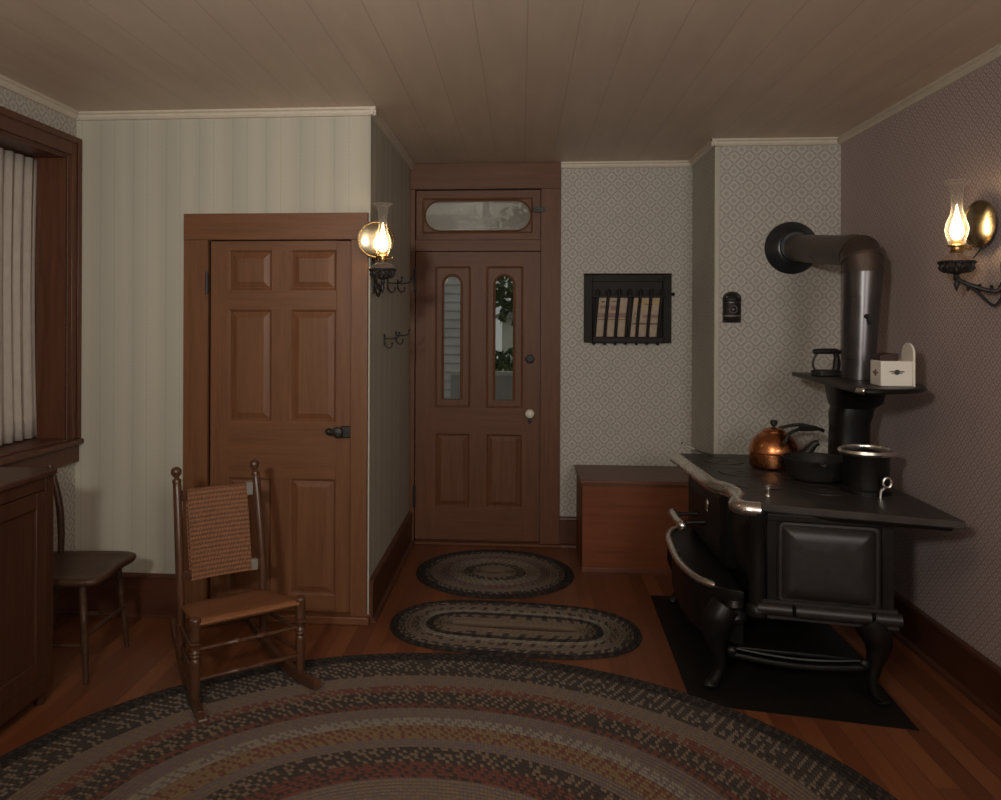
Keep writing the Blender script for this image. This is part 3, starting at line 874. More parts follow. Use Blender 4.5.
# curved hearth shelf with nickel rim
hp = catmull([(.955, 3.50, 0), (.875, 3.545, 0), (.80, 3.66, 0), (.768, 3.86, 0), (.772, 4.10, 0), (.80, 4.37, 0), (.87, 4.52, 0), (.99, 4.57, 0)], 8)
poly = [(p.x, p.y) for p in hp]
m = SB(); m.prism(list(reversed(poly)) + [], .345, .405)
cxm = 1.0
m.build('hearth', 'iron', st, .004)
m = SB(); m.prism([(1.0 + (p.x - 1.0) * .95, 4.03 + (p.y - 4.03) * .97) for p in reversed(hp)], .17, .345)
m.build('ash_apron', 'iron', st, .004)
m = SB()
rim = hp[10:-5]
m.tube([(p.x - .004, p.y, .408) for p in rim], [.012] + [.020] * (len(rim) - 2) + [.014], 12, flat=.8)
tag(m.build('hearth_rim', 'nickel', st), 'curved bright nickel rim')
# cooktop
front = [(.895, 4.68), (.905, 4.40), (.914, 4.10), (.921, 3.93), (.945, 3.855), (.972, 3.79), (.980, 3.70), (.972, 3.62), (.940, 3.55), (.928, 3.49), (.945, 3.44), (1.0, 3.426)]
fp = catmull([(a, b, 0) for a, b in front], 6)
poly = [(p.x, p.y) for p in fp] + [(1.35, 3.308), (1.694, 3.195), (1.705, 3.6), (1.71, 4.68)]
m = SB(); m.prism(poly, .768, .800)
m.build('cooktop', 'irontop', st, .004)
# thick lower lip of the cooktop on the near end
m = SB()
m.loft([[(1.0, 3.44, .745), (1.0, 3.43, .768), (1.0, 3.50, .768), (1.0, 3.50, .745)], [(1.66, 3.225, .752), (1.66, 3.215, .768), (1.66, 3.29, .768), (1.66, 3.29, .752)]])
m.build('cooktop_lip', 'iron', st, .003)
# nickel band along the front edge of the cooktop
m = SB()
rows = []
n = len(fp)
for i, p in enumerate(fp):
    d = (fp[min(i + 1, n - 1)] - fp[max(i - 1, 0)]).normalized()
    nrm = Vector((d.y, -d.x, 0))
    if nrm.x > 0.2 and nrm.y > 0: nrm = -nrm
    if i == n - 1: nrm = Vector((-.25, -1, 0)).normalized()
    rows.append([p + nrm * a + Vector((0, 0, b)) for a, b in ((-.014, .8005), (.0, .807), (.018, .804), (.032, .793), (.040, .776), (.036, .757), (.024, .748), (.002, .752), (-.012, .79))])
m.loft(rows)
tag(m.build('cooktop_trim', 'nickel', st, sharp=60), 'wavy nickel edge band')
for i, (x, y) in enumerate(((1.10, 3.80), (1.10, 4.12), (1.10, 4.44), (1.36, 3.72), (1.36, 4.08), (1.36, 4.42))):
    m = SB(); m.lathe([(.105, .799), (.105, .8035), (.098, .804), (.096, .8025), (.05, .8025), (.048, .804), (.02, .804), (.018, .801)], 32, Matrix.Translation((x, y, 0)))
    m.build('stove_lid', 'irontop', st)
m = SB(); m.lathe([(.012, .80), (.010, .806), (.005, .812), (.006, .826), (.014, .834), (.014, .842), (.006, .848)], 14, Matrix.Translation((1.075, 3.575, 0)))
tag(m.build('damper_knob', 'nickel', st), 'small bright damper knob')
# cabriole legs
def leg(sx, sy, x, y):
    pts = catmull([(x, y, .36), (x + .03 * sx, y - .005 * sy, .31), (x + .045 * sx, y + .0 * sy, .25), (x + .03 * sx, y, .17), (x + .022 * sx, y, .10), (x + .045 * sx, y, .045), (x + .075 * sx, y, .028)], 5)
    rad = []
    key = [.060, .062, .050, .030, .022, .026, .018]
    for i in range(len(pts)):
        t = i / (len(pts) - 1) * 6; k = min(int(t), 5); rad.append(key[k] + (key[k + 1] - key[k]) * (t - k))
    m = SB(); m.tube(pts, rad, 14); m.ball((x + .060 * sx, y, .026), .024, 1.4, 1, .72)
    m.build('leg', 'iron', st, sharp=60)
leg(-1, 1, .865, 3.455); leg(1, 1, 1.40, 3.36); leg(-1, -1, .90, 4.47); leg(1, -1, 1.42, 4.47)
# corner boss where the leg meets the base
m = SB(); m.lathe([(.050, .30), (.056, .315), (.052, .33), (.038, .345), (.042, .36), (.030, .385)], 18, Matrix.Translation((.905, 3.47, 0)))
m.build('corner_boss', 'iron', st)
# lower shelf between the legs, with curled half-round edge
SB().prism([(.93, 3.50), (1.42, 3.42), (1.42, 4.44), (.93, 4.44)], .155, .170).build('lower_shelf', 'iron', st, .004)
m = SB()
k = [(.885 + .50 * i / 12, 3.425 - .085 * i / 12 - .018 * math.sin(PI * i / 12), .168 - .014 * math.sin(PI * i / 12)) for i in range(13)]
m.tube(k, .013, 10); m.tube([(p[0], p[1] + .006, p[2] + .026) for p in k], .007, 8)
for p in (k[0], k[-1]): m.ball((p[0], p[1], p[2] + .012), .024, 1, .7, 1)
m.build('shelf_edge', 'iron', st)
# warming reservoir with nickel rim at the back corner
rx, ry = 1.540, 3.71
m = SB(); m.lathe([(0.1038, .80), (0.1038, .815), (0.0950, .825), (0.0950, .955), (0.1003, .965), (0.1003, .975)], 40, Matrix.Translation((rx, ry, 0)))
rs = m.build('reservoir', 'iron', st)
m = SB(); m.lathe([(0.0986, .968), (0.1109, .970), (0.1162, .980), (0.1126, .992), (0.1003, .997), (0.0968, .990), (0.0986, .975)], 40, Matrix.Translation((rx, ry, 0)), caps=False)
m.lathe([(0.0986, .985), (.08, .992), (.001, .994)], 40, Matrix.Translation((rx, ry, 0)))
tag(m.build('reservoir_rim', 'nickel', st), 'bright nickel rim and lid')
# small nickel crank key
m = SB()
kp = [(1.548, 3.585, .80), (1.552, 3.585, .83), (1.565, 3.58, .845)]
m.tube(catmull(kp, 5), .007, 8)
m.tube([(1.572 + .017 * math.cos(a_), 3.575, .867 + .021 * math.sin(a_)) for a_ in [2 * PI * i / 16 for i in range(16)]], .006, 8, closed=True)
tag(m.build('damper_key', 'nickel', st), 'small nickel key')
# flue column under the high shelf
m = SB()
rows = []
for z, a_, b_, cx_ in ((.80, .10, .10, 1.622), (.83, .10, .10, 1.622), (.85, .088, .094, 1.622), (1.06, .086, .092, 1.625), (1.10, .094, .098, 1.630), (1.135, .092, .098, 1.638), (1.16, .112, .13, 1.650), (1.22, .120, .16, 1.652), (1.268, .124, .19, 1.652)):
    q = []
    for k in range(40):
        t = 2 * PI * k / 40
        c_, s_ = math.cos(t), math.sin(t)
        q.append((cx_ + a_ * math.copysign(abs(c_) ** .7, c_), 4.11 + b_ * math.copysign(abs(s_) ** .7, s_), z))
    rows.append(q)
m.loft(rows); m.build('flue_column', 'iron', st, sharp=50)
# high shelf
sh = catmull([(1.475, 4.47, 0), (1.44, 4.10, 0), (1.408, 3.70, 0), (1.388, 3.47, 0), (1.396, 3.40, 0), (1.445, 3.378, 0), (1.53, 3.395, 0), (1.64, 3.46, 0), (1.72, 3.58, 0), (1.75, 3.76, 0), (1.75, 4.47, 0)], 6)
m = SB(); m.prism([(p.x, p.y) for p in sh], 1.268, 1.284)
m.build('high_shelf', 'irontop', st, .003)
m = SB(); m.tube([(p.x, p.y, 1.275) for p in sh[:60]], .0115, 10)
m.build('shelf_rim', 'iron', st)
m = SB(); m.tube([(p.x, p.y, 1.2755) for p in sh[20:27]], [.008, .013, .014, .014, .014, .013, .008], 10)
tag(m.build('shelf_corner_trim', 'nickel', st), 'bright nickel shelf corner')

# ------------------------------------------------------------------ stovepipe
sp = thing('stovepipe', 'dark sheet-metal stovepipe elbowing from range up to chimney breast', 'stovepipe', (1.612, 4.00, 1.2885))
m = MB()
for z0, z1, a0, a1 in ((0, .10, .071, .072), (.095, .40, .0735, .082), (.395, .515, .0835, .087)):
    rows = []
    for i in range(7):
        t = i / 6; z = z0 + (z1 - z0) * t; a_ = a0 + (a1 - a0) * t
        rows.append([(.006 + .026 * z / .515 + a_ * math.cos(2 * PI * k / 40), .092 * math.sin(2 * PI * k / 40), z) for k in range(40)])
    m.loft(rows)
for z, a_ in ((.098, .0745), (.398, .085)): m.lathe([(a_, z - .004), (a_ + .002, z), (a_, z + .004)], 40, Matrix.Translation((.006 + .026 * z / .515, 0, 0)), 1, .089 / a_)
m.build('upright_pipe', 'pipe', sp)
# gored elbow
er = .108; ez = .515
def ering(ang, r):
    c = Vector((.032 + .002 * ang / 90, er * (1 - math.cos(R(ang))), ez + er * math.sin(R(ang))))
    ax = Vector((0, math.sin(R(ang)), math.cos(R(ang)))); u = Vector((1, 0, 0)); v = ax.cross(u)
    return [c + u * r * math.cos(2 * PI * k / 40) + v * r * math.sin(2 * PI * k / 40) for k in range(40)]
m = MB()
for a0, a1, r in ((0, 30, .0905), (29, 61, .092), (60, 94, .0880)):
    m.loft([ering(a0, r), ering(a1, r)])
for a0 in (30, 60): m.loft([ering(a0 - 3, .0935), ering(a0, .096), ering(a0 + 3, .0935)])
m.build('elbow', 'pipebrown', sp)
p0 = Vector((.034, er - .01, ez + er)); p1 = Vector((-.002, .928, .7135))
m = MB()
q = p0 + (p1 - p0) * .45
m.tube([p0, q], [.079, .078], 40); m.tube([q - (p1 - p0) * .01, p1], [.0795, .0765], 40)
tag(m.build('wall_pipe', 'pipebrown', sp), 'brownish horizontal pipe run')
m = MB(); m.lathe([(.157, 0), (.157, .006), (.150, .014), (.118, .040), (.100, .060), (.088, .064), (.087, .09), (.080, .09)], 48, Matrix.Translation((-.002, .9295, .7135)) @ Matrix.Rotation(PI / 2, 4, 'X'))
tag(m.build('wall_collar', 'collar', sp), 'round flared black wall collar')
m = MB(); m.tube(catmull([(.01, -.090, .30), (.01, -.108, .30), (.014, -.112, .285), (.018, -.108, .262)], 5), .006, 8); m.ball((.01, -.093, .30), .012)
m.build('damper_handle', 'castblack', sp)

# ------------------------------------------------------------------ things on the range
# copper kettle
kt = thing('kettle', 'round copper kettle with dark bail handle at back of range top', 'kettle', (1.31, 4.27, .809))
m = MB(); m.lathe([(.105, 0), (.118, .006), (.121, .015), (.121, .075), (.125, .080), (.121, .086), (.119, .10), (.108, .132), (.085, .162), (.058, .180), (.048, .184)], 44)
m.build('body', 'copper', kt)
m = MB(); m.lathe([(.056, .179), (.056, .186), (.046, .196), (.022, .203), (.010, .205)], 32)
m.build('lid', 'copper', kt)
m = MB(); m.lathe([(.008, .203), (.008, .212), (.018, .220), (.018, .238), (.010, .242)], 16)
tag(m.build('lid_knob', 'castblack', kt), 'small black lid knob')
m = MB(); m.tube(catmull([(.10, -.04, .055), (.145, -.05, .08), (.168, -.055, .11), (.185, -.06, .130), (.205, -.065, .138)], 6), [.030 - .016 * i / 24 for i in range(25)], 14)
m.build('spout', 'castblack', kt)
m = MB()
m.tube(catmull([(.03, -.095, .155), (.06, -.085, .19), (.15, -.05, .212), (.235, -.01, .196), (.255, .02, .186)], 6), .009, 8)
m.tube(catmull([(.03, .095, .155), (.06, .085, .19), (.15, .06, .212), (.235, .04, .196), (.255, .02, .186)], 6), .009, 8)
m.tube([(.11, -.068, .208), (.20, -.03, .206)], .014, 10)
m.ball((.03, -.095, .15), .013); m.ball((.03, .095, .15), .013)
m.build('bail_handle', 'castblack', kt)
# black pan
pn = thing('frying_pan', 'shallow black iron pan on range top beside the copper kettle', 'pan', (1.412, 3.965, .809))
m = MB(); m.lathe([(.100, 0), (.118, .006), (.132, .03), (.143, .086), (.150, .094), (.151, .102), (.146, .104), (.138, .092), (.126, .04), (.112, .016), (.001, .014)], 48)
m.build('pan_body', 'castblack', pn)
m = MB(); m.tube(catmull([(-.02, -.136, .090), (-.03, -.165, .096), (-.045, -.215, .104), (-.05, -.25, .105)], 5), [.014, .012, .011, .012, .013, .013, .014, .015, .016, .016, .015, .015, .014, .013, .012, .010], 10, flat=.6)
m.build('pan_handle', 'castblack', pn)
# wire lifter at the far front corner
ll = thing('lid_lifter', 'thin wire-handled stove lid lifter on far front corner of range', 'lid lifter', (1.005, 4.60, .808))
ll.scale = (.75, .75, .9)
m = MB(); m.tube(catmull([(.08, -.02, .010), (.03, 0, .015), (-.02, .01, .030), (-.08, .02, .055), (-.13, .03, .073)], 6), .005, 8)
m.build('shank', 'castblack', ll)
hx = [Vector((-.03, .012, .034)) + (Vector((-.115, .028, .068)) - Vector((-.03, .012, .034))) * (i / 90) + Vector((0, .010 * math.cos(i * .9), .010 * math.sin(i * .9))) for i in range(91)]
m = MB(); m.tube(hx, .0022, 6)
tag(m.build('coil_grip', 'nickel', ll), 'coiled wire grip')
m = MB(); m.box(.06, .10, -.03, -.01, 0, .012)
m.build('lifter_tip', 'castblack', ll, .003)

# ------------------------------------------------------------------ things on the high shelf
si = thing('sad_iron', 'black flat iron with handle standing left of stovepipe on high shelf', 'iron', (1.540, 4.19, 1.2885), R(5))
m = MB(); m.loft([[(-.075, -.0, z), (-.04, -.045, z), (.02, -.052, z), (.07, -.05, z), (.07, .05, z), (.02, .052, z), (-.04, .045, z)] for z in (0, .030)])
m.build('sole', 'castblack', si, .004)
m = MB(); m.tube(catmull([(.052, 0, .028), (.056, 0, .06), (.055, 0, .10), (.05, 0, .118)], 5), [.018] * 8 + [.015] * 8, 10)
m.build('handle_post', 'castblack', si); m = MB()
m.tube(catmull([(-.055, 0, .028), (-.066, 0, .06), (-.055, 0, .095), (-.04, 0, .118)], 5), .006, 8)
m.build('handle_post', 'castblack', si)
m = MB(); m.tube([(-.062, 0, .122), (-.04, 0, .124), (.05, 0, .124), (.075, 0, .120)], [.012, .014, .015, .010], 12)
m.build('grip', 'castblack', si)
sb = thing('salt_box', 'white enamel salt box with arched back on right of high shelf', 'salt box', (1.60, 3.60, 1.2885), R(-3))
m = MB(); m.box(-.067, .062, -.06, .06, 0, .108)
m.build('box_body', 'enamel', sb, .004)
prof = [(-.062, 0), (.062, 0), (.062, .13)] + arc(0, .135, .062, .05, 0, 180, 14)[1:-1] + [(-.062, .13)]
m = MB()
m.loft([[(x, u, v) for u, v in prof] for x in (.062, .071)])
m.build('arched_back', 'enamel', sb, .002)
m = MB(); m.loft([[(-.064, y, .108), (.012, y, .108), (.012, y, .138), (-.02, y, .140), (-.064, y, .132)] for y in (-.040, .060)])
tag(m.build('lid', 'lidwood', sb, .003), 'sloping dark wooden lid')
m = MB()
m.ball((-.002, -.0602, .060), .012, 1, .08, .95)
for s_ in (-1, 1):
    m.ball((-.002 + s_ * .018, -.0602, .063), .012, 1.1, .08, .22); m.ball((-.002 + s_ * .014, -.0602, .056), .008, 1.2, .1, .25)
m.build('printed_crest', 'mark', sb)
m = MB(); m.ball((-.0672, 0, .055), .015, .08, 1, 1); m.ball((-.0672, .02, .055), .010, .08, 1, .5); m.ball((-.0672, -.02, .055), .010, .08, 1, .5)
m.build('printed_flower', 'mauve', sb)

# ------------------------------------------------------------------ wall rack with newspapers
rk = thing('newspaper_rack', 'black barred wall rack holding two pale papers on back wall', 'rack', (.726, YB, 1.645))
w2, h2 = .293, .233
m = MB()
m.box(-w2, -w2 + .055, -.045, -.0008, -h2, h2); m.box(w2 - .055, w2, -.045, -.0008, -h2, h2)
m.box(-w2 + .055, w2 - .055, -.045, -.0008, h2 - .045, h2); m.box(-w2 + .055, w2 - .055, -.075, -.0008, -h2, -h2 + .04)
m.box(-w2 - .004, w2 + .004, -.050, -.0008, h2, h2 + .008)
m.build('frame', 'rack', rk, .005)
MB().box(-w2 + .055, w2 - .055, -.014, -.0008, -h2 + .04, h2 - .045).build('back_board', 'rack', rk)
m = MB()
for k in range(4): 
    d = .010 + .010 * k
    m.box(-w2 + d, -w2 + d + .004, -.048, -.045, -h2 + .02, h2 - .01); m.box(w2 - d - .004, w2 - d, -.048, -.045, -h2 + .02, h2 - .01)
    m.box(-w2 + d, w2 - d, -.048, -.045, h2 - d - .004, h2 - d)
m.build('frame_beading', 'rack', rk)
m = MB(); m.box(-w2 + .05, w2 - .05, -.098, -.084, .075, .092)
m.build('top_bar', 'rack', rk, .003)
for i in range(7):
    x = -.216 + .0715 * i
    m = MB(); m.tube(catmull([(x + .012, -.094, .135), (x + .010, -.092, .10), (x - .004, -.078, -.06), (x - .012, -.062, -.20), (x - .014, -.058, -h2 - .015)], 5), [.006] * 3 + [.0105] * 14 + [.009, .011, .009, .005], 10)
    m.build('bar', 'rack', rk)
m = MB(); m.lathe([(.008, 0), (.008, .008), (.014, .014), (.010, .022)], 14, Matrix.Translation((w2, -.03, .10)) @ Matrix.Rotation(PI / 2, 4, 'Y'))
m.build('side_knob', 'rack', rk)
def paper(name, x0, x1, label, bands, dy, emblem=None):
    t = thing(name, label, 'newspaper', (.726, YB, 1.645), 0, 'papers in the wall rack')
    z0, z1 = -.192, .092
    def P(x, z, out):
        f = (z - z0) / (z1 - z0)
        return (x + (f - .5) * .022, -.030 - .042 * f - out + dy, z)
    m = MB()
    m.loft([[P(x0, z, 0), P(x1, z, 0), P(x1, z, -.014), P(x0, z, -.014)] for z in (z0, (z0 + z1) / 2, z1)])
    m.build('sheet', 'paper', t, .002)
    for mt, za, zb_, xa, xb in bands:
        m = MB(); m.loft([[P(xa, za, .0012), P(xb, za, .0012), P(xb, za, .0002), P(xa, za, .0002)], [P(xa, zb_, .0012), P(xb, zb_, .0012), P(xb, zb_, .0002), P(xa, zb_, .0002)]])
        o = m.build('printed_band', mt, t)
    if emblem:
        ex, ez_ = emblem
        m = MB(); m.tube([P(ex + .022 * math.cos(2 * PI * k / 20), ez_ + .020 * math.sin(2 * PI * k / 20), .001) for k in range(20)], .003, 6, closed=True)
        m.build('printed_ring', 'mauve', t)
    return t
paper('newspaper', -.205, .012, 'folded pale paper in left half of the black wall rack', [
    ('mauve', -.062, -.030, -.20, .0), ('ink', -.078, -.072, -.20, .0), ('ink', .040, .052, -.185, -.165), ('mauve', .0, .022, -.195, -.13), ('ink', .045, .053, -.12, -.06), ('mauve', -.01, .02, -.12, -.06), ('ochre', -.19, -.02, -.015, .010)], 0)
paper('newspaper', .030, .222, 'folded pale paper in right half of the black wall rack', [
    ('ink', -.108, -.098, .035, .215), ('mauve', -.062, -.040, .10, .21), ('ochre', .035, .060, .035, .215), ('ochre', .0, .010, .035, .15), ('ink', .028, .033, .10, .16)], 0, (.06, -.05))

# ------------------------------------------------------------------ match safe on the chimney breast
ms = thing('match_safe', 'small black cast-iron match holder hanging on chimney breast', 'match holder', (1.263, YCH, 1.645))
prof = [(-.052, -.092), (.05, -.092), (.054, -.085), (.054, .055)] + arc(0, .055, .054, .042, 10, 170, 14) + [(-.054, .055), (-.054, -.085)]
m = MB(); m.loft([[(u, y, v) for u, v in prof] for y in (-.010, -.0008)])
m.build('back_plate', 'castblack', ms, .002)
m = MB()
half = lambda z, r, d: [(r * math.cos(PI * k / 12), -.010 - d * math.sin(PI * k / 12), z) for k in range(13)]
m.loft([half(-.088, .030, .012), half(-.075, .046, .026), half(-.05, .050, .034), half(.035, .050, .034), half(.042, .053, .036)])
m.build('box_body', 'castblack', ms, sharp=40)
m = MB(); m.loft([half(.044, .055, .038), half(.050, .055, .038), half(.072, .040, .026), half(.088, .016, .012)])
m.build('hood', 'castblack', ms, sharp=40)
m = MB(); m.tube([(.0 + .05 * math.cos(PI * k / 12), -.011 - .035 * math.sin(PI * k / 12), .030) for k in range(13)], .003, 6)
for u, v in arc(0, -.012, .022, .022, 0, 330, 11): m.ball((u, -.044, v), .006, 1, .6, 1, 8, 6)
m.ball((0, -.045, -.012), .010, 1, .6, 1.1, 10, 6); m.ball((-.034, -.030, .062), .009, 1, .6, 1, 8, 6); m.ball((.034, -.030, .062), .009, 1, .6, 1, 8, 6)
tag(m.build('relief_ornament', 'pipe', ms), 'worn raised ornament')
m = MB(); m.loft([half(-.055, .0505, .0345), half(-.046, .0505, .0345)])
tag(m.build('striker_band', 'striker', ms), 'pale rubbed striker band')

# ------------------------------------------------------------------ chest beside the stove
ch = thing('wooden_chest', 'reddish wooden chest with dark lid against the back wall', 'chest', (.755, 5.28, 0))
m = MB(); m.box(-.372, .372, -.262, .25, .025, .550)
m.build('body', 'chestfront', ch, .004)
m = MB(); m.box(-.388, .388, -.282, .255, .550, .576)
m.build('lid', 'chesttop', ch, .005)
m = MB(); m.box(-.376, .376, -.268, .25, 0, .03)
m.build('plinth', 'chesttop', ch, .003)
m = MB(); m.box(-.380, .380, -.270, -.262, .538, .550); m.box(-.380, -.372, -.262, .25, .538, .550)
m.build('lid_moulding', 'chesttop', ch, .003)

# ------------------------------------------------------------------ rocking chair
rc = thing('rocking_chair', 'armless dark wood rocking chair with woven splint seat and back', 'rocking chair', (-1.215, 3.35, 0.016), R(38.5))
def turned(m, p0, p1, prof, seg=16):
    """prof: (t, r) along p0->p1"""
    p0, p1 = Vector(p0), Vector(p1)
    m.tube([p0 + (p1 - p0) * t for t, r in prof], [r for t, r in prof], seg)
FX, BX = .222, .186
FYl, BYl = -.172, .172
def rz(y): return (y + .13) ** 2 / 1.9
for s in (-1, 1):
    # rocker
    m = MB()
    rows = []
    for i in range(21):
        y = -.315 + .70 * i / 20
        x = s * (FX + (BX - FX) * (y - FYl) / (BYl - FYl))
        th = .052 - .016 * abs(i - 9) / 11
        z = rz(y)
        rows.append([(x - .013, y, z), (x + .013, y, z), (x + .013, y, z + th), (x - .013, y, z + th)])
    m.loft(rows)
    rocker = m.build('rocker', 'chair', rc, .003)
    if s < 0:
        m = MB(); m.box(-FX - .028, -FX + .004, -.325, -.300, .020, .024)
        tag(m.build('paper_tag', 'tape', rocker), 'small pale tag on the rocker tip')
    # front leg
    m = MB()
    zb_ = rz(FYl) + .03
    turned(m, (s * FX, FYl, zb_), (s * FX, FYl, .365), [(0, .013), (.10, .018), (.45, .021), (.50, .021), (.515, .016), (.54, .022), (.565, .016), (.585, .024), (.61, .017), (.66, .017), (.675, .022), (.69, .024), (.705, .017), (.73, .022), (.75, .020), (.93, .021), (.96, .024), (.99, .020), (1, .012)])
    m.build('front_leg', 'chair', rc, sharp=60)
    # back post
    m = MB()
    pts = catmull([(s * BX, BYl, rz(BYl) + .03), (s * BX, BYl, .20), (s * BX, BYl + .004, .31), (s * .185, BYl + .034, .53), (s * .181, BYl + .082, .77), (s * .180, BYl + .098, .828)], 6)
    rad = [.016] + [.019] * (len(pts) - 5) + [.018, .017, .016, .016]
    m.tube(pts, rad, 14)
    tip = pts[-1]
    ax = (pts[-1] - pts[-3]).normalized()
    mt = Matrix.Translation(tip) @ Vector((0, 0, 1)).rotation_difference(ax).to_matrix().to_4x4()
    m.lathe([(.019, -.012), (.021, -.004), (.019, .004), (.010, .010), (.011, .016), (.021, .026), (.024, .040), (.021, .052), (.010, .060)], 16, mt)
    m.build('back_post', 'chair', rc, sharp=60)
# back rails
def backpt(z):
    return BYl + .028 + (z - .5) / .33 * .07
for z, hh in ((.760, .024), (.425, .020)):
    y = backpt(z)
    m = MB()
    m.loft([[(x, y - .008 + .01 * (1 - (x / .18) ** 2), z - hh), (x, y + .006 + .01 * (1 - (x / .18) ** 2), z - hh), (x, y + .006 + .01 * (1 - (x / .18) ** 2), z + hh), (x, y - .008 + .01 * (1 - (x / .18) ** 2), z + hh)] for x in [-.178 + .356 * i / 10 for i in range(11)]])
    m.build('back_rail', 'chair', rc, .003)
# pale wraps at the right rail ends
for z, hh in ((.760, .030), (.425, .024)):
    y = backpt(z)
    m = MB(); m.box(.128, .160, y - .013, y + .012, z - hh, z + hh)
    tag(m.build('rail_wrap', 'tape', rc, .002), 'pale wrap on the rail end')
# woven back
rows = []
for side in (0, 1):
    for i in range(13):
        z = (.405 + .38 * i / 12) if side == 0 else (.785 - .38 * i / 12)
        y = backpt(z) + (-.017 if side == 0 else .013)
        bul = .006 * math.sin(PI * i / 12)
        rows.append([(x + .0 * z, y + (-bul if side == 0 else bul) + .008 * (1 - (x / .14) ** 2), z) for x in [-.142 + .270 * k / 14 for k in range(15)]])
m = MB(); m.quadgrid(rows, closed_v=True)
m.build('woven_back', 'cane', rc, sharp=60)
# woven seat with rolled edges
def seatring(d, z, dz=0):
    fx, bx = FX + .004 - d, BX - .004 - d
    y0, y1 = FYl - .014 + d, BYl + .004 - d
    pts = []
    for k in range(13): pts.append((-fx + 2 * fx * k / 12, y0))
    for k in range(1, 9): pts.append((fx + (bx - fx) * k / 8, y0 + (y1 - y0) * k / 8))
    for k in range(1, 13): pts.append((bx - 2 * bx * k / 12, y1))
    for k in range(1, 8): pts.append((-bx + (-fx + bx) * k / 8, y1 + (y0 - y1) * k / 8))
    return [(x, y, z - (y - FYl) / (BYl - FYl) * .045) for x, y in pts]
m = MB()
m.loft([seatring(.012, 0.322), seatring(0, 0.330), seatring(-.003, 0.338), seatring(0, 0.346), seatring(.012, 0.354), seatring(.05, 0.354), seatring(.10, 0.350), seatring(.14, 0.349)])
m.build('woven_seat', 'caneseat', rc, sharp=60)
# stretchers
def bead_rung(m, p0, p1, r=.009):
    turned(m, p0, p1, [(0, r * .8), (.25, r), (.36, r * 1.1), (.38, r * 1.7), (.41, r * 1.1), (.47, r * 1.15), (.5, r * 1.2), (.53, r * 1.15), (.59, r * 1.1), (.62, r * 1.7), (.64, r * 1.1), (.75, r), (1, r * .8)], 12)
for z in (.235, .115):
    m = MB(); bead_rung(m, (-FX, FYl, z), (FX, FYl, z)); m.build('front_stretcher', 'chair', rc, sharp=60)
for s in (-1, 1):
    for z in (.215, .13):
        m = MB(); m.tube([(s * FX, FYl, z), (s * (FX + BX) / 2, 0, z), (s * BX, BYl, z)], [.008, .011, .008], 10); m.build('side_stretcher', 'chair', rc)
m = MB(); m.tube([(-BX, BYl, .19), (0, BYl, .19), (BX, BYl, .19)], [.008, .011, .008], 10); m.build('back_stretcher', 'chair', rc)

# ------------------------------------------------------------------ plank-seat side chair at the left
sc = thing('side_chair', 'dark plank-seat chair tucked under the left window', 'chair', (-2.03, 3.47, 0), R(93))
# local: faces -y -> turned to face +x
out = catmull([(-.20, .19, 0), (-.215, .05, 0), (-.222, -.09, 0), (-.21, -.20, 0), (-.15, -.232, 0), (0, -.222, 0), (.15, -.232, 0), (.21, -.20, 0), (.222, -.09, 0), (.215, .05, 0), (.20, .19, 0), (.10, .205, 0), (-.10, .205, 0)], 5)[:-1]
out.append(Vector((-.15, .20, 0)))
def srow(k, z, dish=0): return [(p.x * k, p.y * k, z - dish) for p in out]
m = MB(); m.loft([srow(.90, .418), srow(.97, .422), srow(1.0, .434), srow(.99, .446), srow(.95, .452), srow(.82, .446), srow(.5, .440), srow(.2, .438)])
m.build('seat', 'darkchair', sc, sharp=60)
for sx, sy, tx, ty in ((-1, -1, .20, .175), (1, -1, .20, .175), (-1, 1, .19, .19), (1, 1, .19, .19)):
    m = MB()
    turned(m, (sx * (.20 if sy < 0 else .195), sy * (.175 if sy < 0 else .20), 0), (sx * .165, sy * .14, .425), [(0, .010), (.1, .012), (.45, .016), (.60, .014), (.62, .018), (.64, .014), (.8, .017), (1, .014)], 12)
    m.build('leg', 'darkchair', sc, sharp=60)
m = MB(); turned(m, (-.19, -.168, .20), (.19, -.168, .20), [(0, .007), (.5, .012), (1, .007)], 10); m.build('front_stretcher', 'darkchair', sc)
for s in (-1, 1):
    m = MB(); turned(m, (s * .188, -.16, .16), (s * .186, .17, .16), [(0, .007), (.5, .011), (1, .007)], 10); m.build('side_stretcher', 'darkchair', sc)
for s in (-1, 1):
    m = MB(); m.tube(catmull([(s * .185, .140, .44), (s * .190, .142, .56), (s * .196, .158, .70), (s * .205, .205, .86)], 6), [.014 + .003 * math.sin(PI * i / 18) for i in range(19)], 12)
    m.build('back_stile', 'darkchair', sc)
m = MB()
m.loft([[(x, .192 + .03 * (1 - (x / .2) ** 2) - .008, .765), (x, .192 + .03 * (1 - (x / .2) ** 2) + .008, .765), (x, .21 + .03 * (1 - (x / .2) ** 2) + .008, .872 - .02 * (x / .2) ** 2), (x, .21 + .03 * (1 - (x / .2) ** 2) - .008, .872 - .02 * (x / .2) ** 2)] for x in [-.205 + .41 * i / 12 for i in range(13)]])
m.build('crest_rail', 'darkchair', sc, .004)
for k in range(4):
    x = -.10 + .0667 * k
    m = MB(); m.tube([(x * .9, .155, .44), (x, .185, .60), (x, .218, .775)], [.006, .009, .006], 8); m.build('spindle', 'darkchair', sc)

